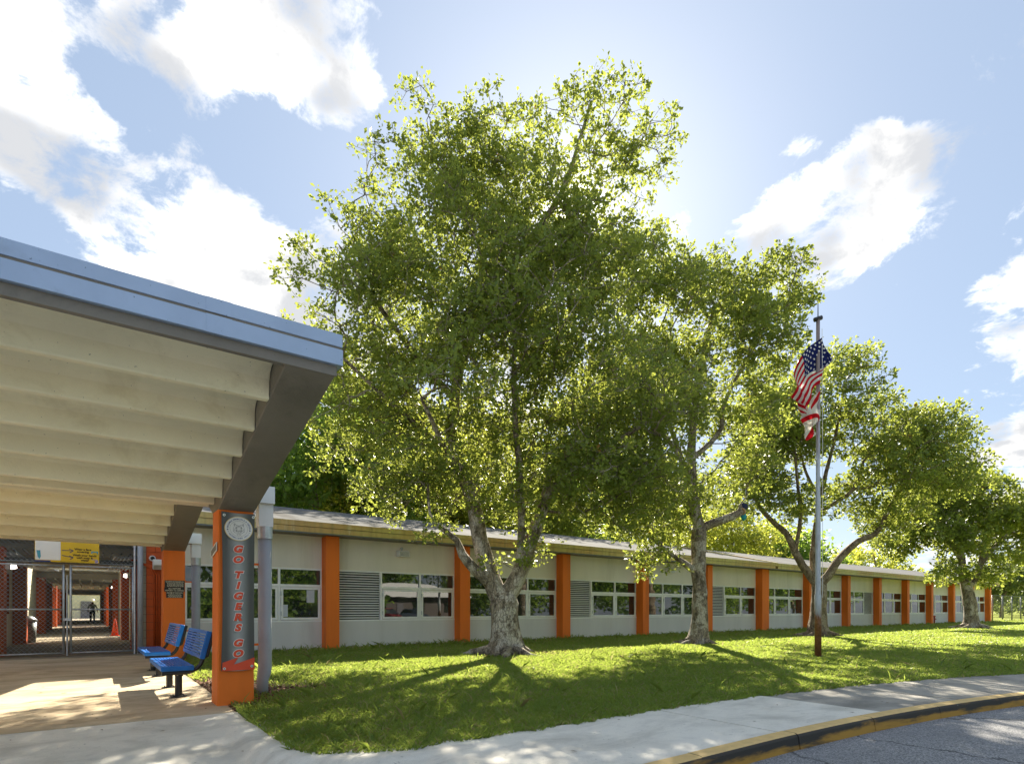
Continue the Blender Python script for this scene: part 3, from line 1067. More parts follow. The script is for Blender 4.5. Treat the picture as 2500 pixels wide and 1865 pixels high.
canopy(0.0, 0.0, 'nearer cantilevered entrance canopy with blue-grey metal fascia and banner column', True)
canopy(6.53, 0.03, 'farther entrance canopy behind the first, its column carrying the black plaques', False)


# ------------------------------------------------------------------ banner on the near column
def banner():
    t = tag(empty('vertical_banner', (1.52, 7.96, 0.5)), 'tall grey vinyl banner reading GO TIGERS GO on the near orange column', 'banner')
    cx, yb = 1.535, 7.945
    w, z0, z1 = 0.196, 0.35, 2.345
    # vinyl sheet, pulled at its four corners
    n, mrows = 8, 28
    vs, fs = [], []
    for j in range(mrows + 1):
        v = j / mrows
        z = z0 + (z1 - z0) * v
        pull = 0.018 * math.sin(math.pi * v)
        sway = 0.010 * math.sin(v * 9.0)
        for i in range(n + 1):
            u = i / n * 2 - 1
            x = cx + u * (w - pull * (1 if u < 0 else 0.3)) + (1 - v) * -0.004
            y = yb - 0.010 * (1 - u * u) - 0.004 * math.sin(v * 23 + u * 3) - (0.008 * (abs(u) ** 4) if u < 0 else 0)
            zz = z + (0.012 * (u * u) if j in (0, mrows) else 0)
            vs.append((x, y, zz))
    for j in range(mrows):
        for i in range(n):
            a = j * (n + 1) + i
            fs.append((a, a + 1, a + n + 2, a + n + 1))
    part(MB().add(vs, fs), 'vinyl_sheet', M['banner_vinyl'], t, smooth=True)
    y = 7.922
    # red base with a lightning notch
    b = MB()
    b.poly_xz([(cx - w + 0.004, z0 + 0.01), (cx + w - 0.006, z0 + 0.01), (cx + w - 0.006, z0 + 0.165), (cx - 0.055, z0 + 0.085), (cx + 0.0, z0 + 0.175), (cx - w + 0.012, z0 + 0.115)], y)
    part(b, 'red_border', M['ink_red'], t)
    # lettering, top to bottom
    zz = 1.89
    red, wht = MB(), MB()
    for chs, gap in (('GO', 0.13), ('TIGERS', 0.122), ('GO', 0.13)):
        for ch in chs:
            text_xz(wht, ch, 0.118, cx - 0.012, y - 0.0, zz, sx=1.18, shear=0.22, offset=0.0140)
            text_xz(red, ch, 0.118, cx - 0.012, y - 0.003, zz, sx=1.18, shear=0.22, offset=0.0075)
            zz -= 0.1335
        zz -= 0.060
    part(wht, 'letter_outline', M['ink_white'], t)
    part(red, 'lettering', M['ink_red'], t)
    # round crest
    ec, er = (cx + 0.002, 2.150), 0.166
    def disc(r, yy, mat, name, seg=48, hole=None):
        b = MB()
        if hole is None:
            b.poly_xz([(ec[0] + r * math.cos(2 * math.pi * i / seg), ec[1] + r * 0.93 * math.sin(2 * math.pi * i / seg)) for i in range(seg)], yy)
        else:
            vs, fs = [], []
            for i in range(seg):
                a = 2 * math.pi * i / seg
                vs += [(ec[0] + r * math.cos(a), yy, ec[1] + r * 0.93 * math.sin(a)), (ec[0] + hole * math.cos(a), yy, ec[1] + hole * 0.93 * math.sin(a))]
            for i in range(seg):
                j = (i + 1) % seg
                fs.append((2 * i, 2 * j, 2 * j + 1, 2 * i + 1))
            b.add(vs, fs)
        return part(b, name, mat, t)
    disc(er, y - 0.001, M['ink_gold'], 'crest_rim')
    disc(er - 0.007, y - 0.003, M['ink_white'], 'crest_field')
    disc(0.1045, y - 0.005, M['taupe_concrete'], 'crest_ring', hole=0.1022)
    b = MB()
    def arc_text(s, r, a_mid, spread, size, inward):
        for i, ch in enumerate(s):
            f = (i / (len(s) - 1) - 0.5) * spread
            a = a_mid - f if not inward else a_mid + f
            if ch == ' ':
                continue
            vs, fs = text_mesh(ch, size, offset=0.0002)
            rot = a - math.pi / 2 if not inward else a + math.pi / 2
            ca, sa = math.cos(rot), math.sin(rot)
            px, pz = ec[0] + r * math.cos(a), ec[1] + r * 0.93 * math.sin(a)
            b.add([(px + x * ca - q * sa, y - 0.0055, pz + x * sa + q * ca) for x, q, _ in vs], fs)
    arc_text('BENJAMIN FRANKLIN K-8 CENTER', 0.129, math.pi / 2, rad(172), 0.0255, False)
    arc_text('ESTABLISHED 1951', 0.132, -math.pi / 2, rad(100), 0.0255, True)
    part(b, 'crest_lettering', M['ink_blue'], t)
    b = MB()
    for sgn in (-1, 1):
        for (a, r) in ((rad(-8), 0.0135), (rad(-21), 0.0065), (rad(-33), 0.0065)):
            px, pz = ec[0] + sgn * 0.131 * math.cos(a), ec[1] + 0.131 * 0.93 * math.sin(a)
            pts = []
            for k in range(10):
                rr = r if k % 2 == 0 else r * 0.42
                th = math.pi / 2 + k * math.pi / 5
                pts.append((px + rr * math.cos(th), pz + rr * math.sin(th)))
            c = (px, pz)
            vs = [(px, y - 0.0055, pz)] + [(p, y - 0.0055, q) for p, q in pts]
            b.add(vs, [(0, 1 + k, 1 + (k + 1) % 10) for k in range(10)])
    part(b, 'crest_star', M['ink_navy'], t)
    # line drawing of a big cat's head
    b = MB()
    def stroke(pts, wd):
        for s in (-1, 1):
            q = [(ec[0] + s * x * 0.1, ec[1] + z * 0.1 - 0.004) for x, z in pts]
            for i in range(len(q) - 1):
                (x0, z0_), (x1, z1_) = q[i], q[i + 1]
                L = math.hypot(x1 - x0, z1_ - z0_) or 1e-6
                w0 = wd * (0.35 if i == 0 else 1.0)
                w1 = wd * (0.35 if i == len(q) - 2 else 1.0)
                nx, nz = -(z1_ - z0_) / L, (x1 - x0) / L
                vs = [(x0 + nx * w0, y - 0.0058, z0_ + nz * w0), (x0 - nx * w0, y - 0.0058, z0_ - nz * w0), (x1 - nx * w1, y - 0.0058, z1_ - nz * w1), (x1 + nx * w1, y - 0.0058, z1_ + nz * w1)]
                b.add(vs, [(0, 1, 2, 3)] if s > 0 else [(3, 2, 1, 0)])
    for pts, wd in (([(.0, .42), (.14, .43), (.30, .48), (.44, .60), (.55, .66), (.57, .5), (.52, .36), (.60, .22)], .0016),
                    ([(.60, .22), (.64, .0), (.60, -.2), (.66, -.32), (.52, -.36), (.50, -.46), (.36, -.50), (.24, -.60)], .0014),
                    ([(.24, -.60), (.20, -.74), (.0, -.84)], .0016), ([(.0, .36), (.08, .34), (.16, .40)], .0026),
                    ([(.46, .56), (.48, .46), (.42, .40)], .0024), ([(.18, .10), (.30, .14), (.40, .08), (.28, .05), (.18, .10)], .0020),
                    ([(.14, .28), (.26, .24), (.36, .28)], .0018), ([(.12, .20), (.24, .19), (.42, .20)], .0014),
                    ([(.28, .0), (.25, -.2), (.22, -.34), (.16, -.5)], .0024), ([(.36, -.05), (.33, -.25), (.26, -.42)], .0020),
                    ([(.46, -.02), (.50, -.16), (.40, -.3)], .0018), ([(.54, .10), (.46, .06)], .0020), ([(.56, -.06), (.48, -.1)], .0018),
                    ([(.0, -.36), (.08, -.32), (.13, -.26), (.0, -.24)], .0020), ([(.0, -.36), (.0, -.46), (.10, -.52), (.19, -.50)], .0014),
                    ([(.0, .27), (.06, .22), (.02, .16)], .0014), ([(.17, -.62), (.1, -.66), (.0, -.64)], .0022), ([(.36, .36), (.30, .32)], .0020),
                    ([(.12, .0), (.10, -.16), (.14, -.24)], .0012), ([(.20, -.06), (.16, -.14)], .0010)):
        stroke(pts, wd)
    part(b, 'crest_drawing', M['ink_black'], t)
    # eyelets
    for (x, z) in ((cx - w + 0.03, z1 - 0.035), (cx + w - 0.022, z1 - 0.035), (cx - w + 0.032, z0 + 0.04), (cx + w - 0.04, z0 + 0.055)):
        b = MB()
        b.tube([(x, y + 0.006, z), (x, y - 0.007, z)], 0.0165, 14)
        o = part(b, 'eyelet', M['grommet'], t)
        part(MB().tube([(x, y - 0.006, z), (x, y - 0.0095, z)], 0.0065, 8), 'eyelet_hole', M['ink_black'], o)


banner()
# little slanted plate on the column's side
t = tag(empty('slanted_plate', (1.30, 8.18, 1.9)), 'small slanted dark plate on the side of the banner column', 'plate')
MB().add([(0, -0.19, -0.035), (0, 0.20, -0.105), (0, 0.20, 0.005), (0, -0.19, 0.075), (-0.008, -0.19, -0.035), (-0.008, 0.20, -0.105), (-0.008, 0.20, 0.005), (-0.008, -0.19, 0.075)],
         [(4, 5, 6, 7), (0, 1, 5, 4), (1, 2, 6, 5), (2, 3, 7, 6), (3, 0, 4, 7)]).build('backing', M['ink_white'], t)
MB().add([(-0.0095, -0.175, -0.022), (-0.0095, 0.185, -0.085), (-0.0095, 0.185, -0.010), (-0.0095, -0.175, 0.058)], [(0, 1, 2, 3)]).build('dark_face', M['taupe_concrete'], t)


# ------------------------------------------------------------------ plaques on the far column
def plaque(cx, cz, w, h, lines, label):
    y = 14.499 - 0.004
    t = tag(empty('wall_plaque', (cx, y, cz)), label, 'sign', 'black plaques on the far column')
    MB().box(-w / 2, w / 2, -0.012, 0.006, -h / 2, h / 2).build('panel', M['plaque_black'], t, bevel=0.002)
    b = MB()
    for (s, size, dz, sxx) in lines:
        if s is None:     # lines of small print
            rr = random.Random(int(size * 1e4 + dz * 1e3))
            x = -w / 2 + 0.03 + rr.uniform(0, 0.02)
            while x < w / 2 - 0.04:
                L = rr.uniform(0.015, 0.045)
                b.box(x, min(x + L, w / 2 - 0.02), -0.0145, -0.0125, dz - size / 2, dz + size / 2)
                x += L + 0.009
        else:
            text_xz(b, s, size, 0, -0.0145, dz, sx=sxx, offset=size * 0.012)
    b.build('lettering', M['cream_letter'], t)


plaque(1.525, 1.685, 0.375, 0.150, [('NOU KONTAN WÈ W NAN LEKÒL OU A', 0.047, 0.046, 0.40), (None, 0.008, 0.012, 1), (None, 0.008, -0.010, 1), (None, 0.008, -0.032, 1), (None, 0.008, -0.053, 1)],
       'topmost of three black plaques on the far orange column')
plaque(1.520, 1.562, 0.385, 0.094, [('ALL VISITORS', 0.040, 0.020, 0.98), ('REPORT TO OFFICE', 0.040, -0.022, 0.98)],
       'black plaque reading ALL VISITORS REPORT TO OFFICE on the far column')
plaque(1.525, 1.448, 0.325, 0.132, [('WELCOME TO YOUR SCHOOL', 0.044, 0.040, 0.50), (None, 0.008, 0.006, 1), (None, 0.008, -0.014, 1), (None, 0.008, -0.034, 1), (None, 0.008, -0.052, 1)],
       'lowest black plaque reading WELCOME TO YOUR SCHOOL on the far column')


# ------------------------------------------------------------------ benches
def bench(yc, label):
    z = gz(yc) - 0.008
    t = tag(empty('bench', (1.0, yc, z)), label, 'bench', 'blue slatted benches on the entrance pavement')
    L = 0.86
    zs = 0.44
    # seat rim and slats
    s0, s1 = -0.235, 0.150
    b = MB()
    b.box(s0, s1, -L, -L + 0.035, zs - 0.065, zs).box(s0, s1, L - 0.035, L, zs - 0.065, zs)
    b.box(s0, s0 + 0.03, -L + 0.035, L - 0.035, zs - 0.065, zs).box(s1 - 0.03, s1, -L + 0.035, L - 0.035, zs - 0.065, zs)
    seat = b.build('seat', M['bench_blue'], t, bevel=0.012)
    n = 9
    for i in range(n):
        x = s0 + 0.038 + (s1 - s0 - 0.076) * i / (n - 1)
        MB().box(x - 0.0135, x + 0.0135, -L + 0.03, L - 0.03, zs - 0.022, zs - 0.003).build('slat', M['bench_blue'], seat, bevel=0.004)
    # backrest, leaning
    def bk(x, h):          # x out of the backrest plane, h up it
        a = rad(14)
        return (0.245 + x * math.cos(a) + h * math.sin(a), 0.52 + h * math.cos(a) - x * math.sin(a))
    H = 0.385
    def slab(y0, y1, h0, h1, d0, d1):
        p = [bk(d0, h0), bk(d1, h0), bk(d1, h1), bk(d0, h1)]
        vs = [(x, y0, q) for x, q in p] + [(x, y1, q) for x, q in p]
        return vs, [(0, 1, 2, 3), (7, 6, 5, 4), (0, 4, 5, 1), (1, 5, 6, 2), (2, 6, 7, 3), (3, 7, 4, 0)]
    b = MB()
    for a in ((-L, -L + 0.035, 0, H), (L - 0.035, L, 0, H), (-L + 0.035, L - 0.035, 0, 0.03), (-L + 0.035, L - 0.035, H - 0.03, H)):
        b.add(*slab(a[0], a[1], a[2], a[3], -0.035, 0.03))
    back = b.build('backrest', M['bench_blue'], t, bevel=0.012)
    for i in range(n):
        h = 0.038 + (H - 0.076) * i / (n - 1)
        MB().add(*slab(-L + 0.03, L - 0.03, h - 0.0135, h + 0.0135, -0.030, -0.012)).build('slat', M['bench_blue'], back, bevel=0.004)
    # curved tube arms under the seat and up the back
    for s in (-1, 1):
        y = s * (L - 0.06)
        pts = [(-0.22, y, zs - 0.095), (0.05, y, zs - 0.095)]
        for k in range(1, 8):
            a = rad(-90 + k * 95 / 8)
            pts.append((0.05 + 0.215 * math.cos(a) , y, zs - 0.095 + 0.215 + 0.215 * math.sin(a)))
        pts += [(bk(0.055, 0.05)[0], y, bk(0.055, 0.05)[1]), (bk(0.055, H + 0.0)[0], y, bk(0.055, H + 0.0)[1])]
        MB().tube(pts, 0.027, 10).build('arm', M['black_metal'], t, smooth=False)
    MB().box(-0.03, 0.03, -L + 0.08, L - 0.08, zs - 0.14, zs - 0.095).build('rail', M['black_metal'], t)
    for s in (-1, 1):
        y = s * 0.55
        leg = MB().tube([(0, y, 0.006), (0, y, zs - 0.10)], 0.045, 14).build('leg', M['black_metal'], t, smooth=False)
        pl = MB().lathe([(0.105, 0.0), (0.105, 0.010), (0.05, 0.016)], 0, y, 16)
        for k in range(4):
            a = math.pi / 4 + k * math.pi / 2
            pl.tube([(0.082 * math.cos(a), y + 0.082 * math.sin(a), 0.008), (0.082 * math.cos(a), y + 0.082 * math.sin(a), 0.024)], 0.010, 6)
        pl.build('base_plate', M['black_metal'], leg)


bench(9.62, 'nearer blue slatted bench on black posts, beside the banner column')
bench(12.35, 'farther blue slatted bench in front of the plaque column')


# ------------------------------------------------------------------ gate across the corridor
def wires(mb, x0, x1, z0, z1, y, pitch, r):
    """chain link: crossing diagonal wires clipped to a rectangle"""
    for sgn in (1, -1):
        c0 = z0 - x1 if sgn == 1 else z0 + x0
        c1 = z1 - x0 if sgn == 1 else z1 + x1
        c = math.ceil(c0 / pitch) * pitch
        while c < c1:
            pts = []
            # z = sgn*x + c
            xa, xb = (z0 - c) / sgn, (z1 - c) / sgn
            lo, hi = max(min(xa, xb), x0), min(max(xa, xb), x1)
            if hi - lo > 0.01:
                mb.tube([(lo, y + sgn * r, sgn * lo + c), (hi, y + sgn * r, sgn * hi + c)], r, 3, cap=False)
            c += pitch


GY = 17.42
gate = tag(empty('chain_link_gate', (-0.40, GY, 0)), 'double chain link gate with steel frames closing the corridor', 'gate')
for (xa, xb) in ((-1.72, -0.47), (-0.335, 0.915)):
    fr = MB()
    for x in (xa, xb):
        fr.tube([(x, GY, 0.06), (x, GY, 2.2)], 0.026, 8)
    for z in (0.09, 1.13, 2.17):
        fr.tube([(xa, GY, z), (xb, GY, z)], 0.020, 8)
    leaf = part(fr, 'gate_leaf', M['galvanised'], gate, smooth=True)
    wm = MB()
    wires(wm, xa, xb, 0.09, 2.17, GY - 0.022, 0.095, 0.0036)
    o = part(wm, 'wire_mesh', M['galvanised'], leaf)
    tag(o, kind='stuff')
part(MB().tube([(-0.402, GY - 0.01, 0.02), (-0.402, GY - 0.01, 1.95)], 0.018, 8).box(-0.47, -0.335, GY - 0.05, GY - 0.03, 0.86, 0.92), 'drop_bolt', M['galvanised'], gate)
part(MB().tube([(0.955, GY, 0), (0.955, GY, 3.0)], 0.032, 8), 'gate_post', M['galvanised'], gate)
part(MB().tube([(-1.78, GY, 0), (-1.78, GY, 3.0)], 0.032, 8), 'gate_post', M['galvanised'], gate)
part(MB().tube([(-1.78, GY, 2.24), (0.955, GY, 2.24)], 0.024, 8).tube([(-1.78, GY, 2.98), (0.955, GY, 2.98)], 0.024, 8), 'transom_rail', M['galvanised_dark'], gate)
wm = MB()
wires(wm, -1.78, 0.955, 2.24, 2.98, GY - 0.022, 0.095, 0.0036)
tag(part(wm, 'transom_mesh', M['galvanised'], gate), kind='stuff')

# yellow health banner tied over the gate
t = tag(empty('yellow_banner', (-0.40, GY - 0.05, 2.52)), 'yellow and white safety banner hung above the corridor gate', 'banner')
bx0, bx1, bz0, bz1 = -0.60, 0.62, -0.27, 0.42
MB().box(bx0, bx1, -0.006, 0.006, bz0, bz1).build('vinyl_sheet', M['ink_yellow'], t)
MB().box(bx0 + 0.01, bx0 + 0.475, -0.009, -0.006, bz0 + 0.045, bz1).build('white_panel', M['ink_white'], t)
MB().box(bx0, bx0 + 0.29, -0.009, -0.006, bz0, bz0 + 0.032).build('blue_strip', M['ink_blue'], t)
MB().poly_xz([(bx0 + 0.035, -0.01), (bx0 + 0.10, -0.005), (bx0 + 0.112, -0.15), (bx0 + 0.085, -0.215), (bx0 + 0.052, -0.155)], -0.011).build('pencil', M['ink_teal'], t)
b = MB()
text_xz(b, 'Wear a face', 0.066, 0.30, -0.010, 0.055, offset=0.0022)
text_xz(b, 'covering', 0.066, 0.30, -0.010, -0.004, offset=0.0022)
text_xz(b, 'Wash your hands', 0.066, 0.335, -0.010, -0.088, sx=0.98, offset=0.0022)
text_xz(b, 'with soap &', 0.066, 0.335, -0.010, -0.148, offset=0.0022)
text_xz(b, 'water', 0.066, 0.34, -0.010, -0.206, offset=0.0022)
text_xz(b, '#SLOWTHESPREAD', 0.030, 0.03, -0.010, -0.255, spacing=1.35)
b.build('lettering', M['ink_black'], t)
b = MB()
for (za, zb) in ((0.010, 0.018), (-0.105, -0.145)):
    x0, x1 = -0.10, 0.115
    b.poly_xz([(x0, za - 0.008), (x1 - 0.02, zb - 0.006), (x1 - 0.075, zb - 0.052), (x1 - 0.055, zb - 0.058), (x1 + 0.01, zb), (x1 - 0.075, zb + 0.045), (x1 - 0.085, zb + 0.032), (x1 - 0.02, zb + 0.008), (x0, za + 0.008)], -0.010)
b.build('arrow', M['ink_navy'], t)
MB().poly_xz([(0.46, 0.02), (0.60, 0.02), (0.595, -0.04), (0.575, -0.04), (0.575, -0.005), (0.485, -0.005), (0.485, -0.04), (0.465, -0.04)], -0.010).build('mask_picture', M['ink_teal'], t)
MB().poly_xz([(0.535, -0.262), (0.60, -0.262), (0.60, -0.205), (0.575, -0.185), (0.575, -0.175), (0.47, -0.175), (0.47, -0.187), (0.555, -0.190), (0.535, -0.205)], -0.010).build('soap_picture', M['ink_lilac'], t)

# ------------------------------------------------------------------ corridor: block walls, roofs with gaps that let the sun in
wing = tag(empty('corridor_building', (0, 17.6, 0)), 'long roofed corridor between block walls behind the gate', 'building')
CL, CR = -1.95, 1.22


def blocks(xa, xb, y, z0, z1, mat, parent, depth=0.10, bw=0.40, bh=0.20):
    """coursed concrete blocks facing -y"""
    r = 0
    z = z0
    while z < z1 - 0.02:
        x = xa - (bw / 2 if r % 2 else 0)
        while x < xb - 0.01:
            x0, x1 = max(x, xa) + 0.004, min(x + bw, xb) - 0.004
            if x1 - x0 > 0.03:
                part(MB().box(x0, x1, y, y + depth, z + 0.004, min(z + bh, z1) - 0.004), 'block', mat, parent)
            x += bw
        z += bh
        r += 1


# wall right of the gate: pale strip, then orange blocks with three painted conduits
part(MB().box(1.05, 1.98, GY + 0.06, GY + 0.3, -0.2, 3.3), 'end_wall', M['mortar'], wing)
blocks(1.03, 1.20, GY + 0.02, 0.0, 3.2, M['pale_block'], wing, 0.06)
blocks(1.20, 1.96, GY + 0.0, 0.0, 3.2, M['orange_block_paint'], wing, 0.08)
for i in range(3):
    x = 1.37 + i * 0.055
    part(MB().tube([(x, GY - 0.03, 0.0), (x, GY - 0.03, 2.02 - i * 0.01), (x - 0.09, GY - 0.03, 2.20), (x - 0.30, GY - 0.03, 2.30)], 0.018, 8), 'conduit', M['orange_block_paint'], wing, smooth=True)
part(MB().tube([(1.065, GY - 0.10, 0.0), (1.065, GY - 0.10, 3.1)], 0.062, 12), 'downspout', M['pipe_grey'], wing, smooth=True)

segs = [(17.75, 27.2), (33.0, 47.0), (51.5, 76.0)]
for k, (ya, yb) in enumerate(segs):
    part(MB().box(CR, CR + 0.2, ya, yb, 0, 2.9), 'side_wall', M['corridor_wall'], wing)
    part(MB().box(CL - 0.2, CL, ya, yb if k else 33.0, 0, 2.9), 'side_wall', M['corridor_wall'], wing)
    part(MB().box(CL - 0.2, CR + 0.2, ya - 0.2, yb, 2.9, 3.1), 'corridor_roof', M['corridor_ceiling'], wing)
    part(MB().box(CR + 0.22, 14, ya, yb, 0, 3.2), 'far_wall', M['wall_paint'], wing) if k else None
    y = ya + 2.4
    while y < yb:
        part(MB().box(CL, CR, y, y + 0.25, 2.62, 2.895), 'roof_beam', M['corridor_ceiling'], wing)
        y += 3.1
    y = ya + (0.1 if k == 0 else 0.4)
    while y < yb - 0.5:
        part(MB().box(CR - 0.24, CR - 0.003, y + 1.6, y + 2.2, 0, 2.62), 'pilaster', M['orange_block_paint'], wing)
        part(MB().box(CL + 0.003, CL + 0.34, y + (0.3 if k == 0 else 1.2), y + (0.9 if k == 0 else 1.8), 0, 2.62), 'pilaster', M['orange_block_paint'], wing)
        part(MB().box(CR - 0.08, CR - 0.002, y + 3.1, y + 4.1, 0.05, 2.15), 'door', M['door_grey'], wing)
        part(MB().box(CL + 0.002, CL + 0.05, y + 3.4, y + 5.0, 1.0, 2.2), 'window', M['window_glass'], wing)
        y += 6.1
part(MB().box(CL - 2.3, CR + 3.3, 90.0, 90.3, 0, 3.1), 'back_wall', M['corridor_wall'], wing)
d = part(MB().box(-0.75, 0.35, 89.9, 89.99, 0, 2.15), 'door', M['door_grey'], wing)
part(MB().box(0.20, 0.26, 89.86, 89.9, 0.95, 1.1), 'handle', M['galvanised'], d)
# left block wall beside the gate
part(MB().box(-2.6, -1.80, GY + 0.06, GY + 0.3, -0.2, 3.3), 'end_wall', M['mortar'], wing)
part(MB().box(-12, -2.605, GY + 0.01, GY + 0.3, -0.2, 3.3), 'end_wall', M['wall_paint'], wing)
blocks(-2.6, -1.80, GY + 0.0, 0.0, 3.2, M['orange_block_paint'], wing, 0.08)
# services hung under the ceiling
rr = random.Random(5)
for i in range(7):
    x = CR - 0.12 - i * 0.085
    pts = [(0.9 - i * 0.03, 17.9, 2.45 + 0.03 * (i % 2)), (x, 18.9, 2.56), (x, 26.8, 2.56 + 0.02 * (i % 3))]
    part(MB().tube(pts, 0.022, 6), 'conduit', M['galvanised'], wing, smooth=True)
for i in range(4):
    x = CL + 0.2 + i * 0.12
    part(MB().tube([(x, 18.2, 2.5), (x, 24.0, 2.52), (x + 0.5, 26.9, 2.54)], 0.03, 6), 'conduit', M['galvanised'], wing, smooth=True)
for i in range(6):
    x = CL + 0.3 + i * 0.45
    part(MB().tube([(x, 33.2, 2.5), (x, 46.5, 2.5)], 0.03, 6), 'conduit', M['corridor_wall'], wing, smooth=True)
part(MB().tube([(CL, 18.25, 2.33), (CR, 18.25, 2.36)], 0.05, 10), 'cross_pipe', M['galvanised_dark'], wing, smooth=True)
for i in range(16):
    part(MB().box(CL + 0.05 + i * 0.2, CL + 0.09 + i * 0.2, 18.5, 20.1, 2.60, 2.62), 'deck_rib', M['galvanised_dark'], wing)


def wall_lamp(x, y, z, s, label):
    t = tag(empty('wall_lamp', (x, y, z)), label, 'wall light', 'lit lamps along the corridor')
    MB().box(-0.05, 0.05, -0.10, 0.10, -0.05, 0.10).build('housing', M['white_metal'], t)
    MB().add([(s * 0.05, -0.09, -0.05), (s * 0.05, 0.09, -0.05), (s * 0.16, 0.09, -0.02), (s * 0.16, -0.09, -0.02), (s * 0.05, -0.09, 0.09), (s * 0.05, 0.09, 0.09), (s * 0.13, 0.09, 0.09), (s * 0.13, -0.09, 0.09)],
             [(0, 1, 2, 3), (4, 5, 6, 7), (0, 3, 7, 4), (3, 2, 6, 7), (2, 1, 5, 6), (1, 0, 4, 5)]).build('lens', M['lamp_lit'], t)


wall_lamp(CL + 0.4, 18.4, 2.15, 1, 'lit lamp at the corridor mouth on the orange block pilaster')
wall_lamp(CR - 0.06, 24.6, 2.3, -1, 'lit lamp beside a cream wall, first along the plaque side of the corridor')
wall_lamp(CL + 0.08, 24.9, 2.25, 1, 'second lit lamp along the open side of the corridor')
wall_lamp(CR - 0.06, 38.0, 2.3, -1, 'second lit lamp along the plaque side of the corridor')
wall_lamp(CL + 0.08, 44.0, 2.3, 1, 'third lit lamp along the open side of the corridor')
wall_lamp(CR - 0.06, 60.0, 2.3, -1, 'third lit lamp along the plaque side, beyond the walking person')
wall_lamp(0.7, 89.8, 2.3, -1, 'lit lamp on the end wall beside the grey door')

# white floodlight and dome camera on the orange blocks
t = tag(empty('floodlight', (1.46, GY - 0.02, 2.30)), 'white floodlight on the orange block wall beside the gate', 'wall light')
MB().prism_x([(0.0, -0.12), (-0.10, -0.15), (-0.24, -0.03), (-0.24, 0.10), (0.0, 0.12)], -0.13, 0.13).build('housing', M['white_metal'], t, bevel=0.012)
MB().add([(-0.11, -0.112, -0.146), (0.11, -0.112, -0.146), (0.11, -0.232, -0.043), (-0.11, -0.232, -0.043), (-0.11, -0.118, -0.153), (0.11, -0.118, -0.153), (0.11, -0.238, -0.050), (-0.11, -0.238, -0.050)],
         [(4, 5, 6, 7), (0, 1, 5, 4), (1, 2, 6, 5), (2, 3, 7, 6), (3, 0, 4, 7)]).build('lens', M['glass_lens'], t)
t = tag(empty('dome_camera', (1.33, GY - 0.03, 2.44)), 'round security camera above the floodlight by the gate', 'camera')
MB().tube([(0, 0.03, 0), (0, -0.07, 0)], [0.075, 0.068], 16).build('housing', M['white_metal'], t, smooth=False)
MB().tube([(0, -0.068, 0), (0, -0.085, 0), (0, -0.10, 0)], [0.05, 0.045, 0.02], 14).build('dome', M['ink_black'], t, smooth=True)

# traffic cone and bin inside the corridor
t = tag(empty('traffic_cone', (0.92, 29.6, 0.008)), 'orange traffic cone standing at the corridor wall', 'cone')
MB().box(-0.18, 0.18, -0.18, 0.18, 0, 0.03).build('base', M['rubber_cone'], t, bevel=0.01)
MB().lathe([(0.135, 0.03), (0.03, 0.72), (0.022, 0.73)], 0, 0, 16).build('body', M['rubber_cone'], t, smooth=True)
t = tag(empty('waste_bin', (-1.62, 25.2, 0.008)), 'grey steel waste bin against the cream corridor wall', 'bin')
MB().lathe([(0.20, 0.0), (0.23, 0.72)], 0, 0, 16).build('body', M['galvanised_dark'], t, smooth=True)
MB().lathe([(0.245, 0.72), (0.24, 0.78), (0.10, 0.90)], 0, 0, 16).build('lid', M['galvanised'], t, smooth=True)


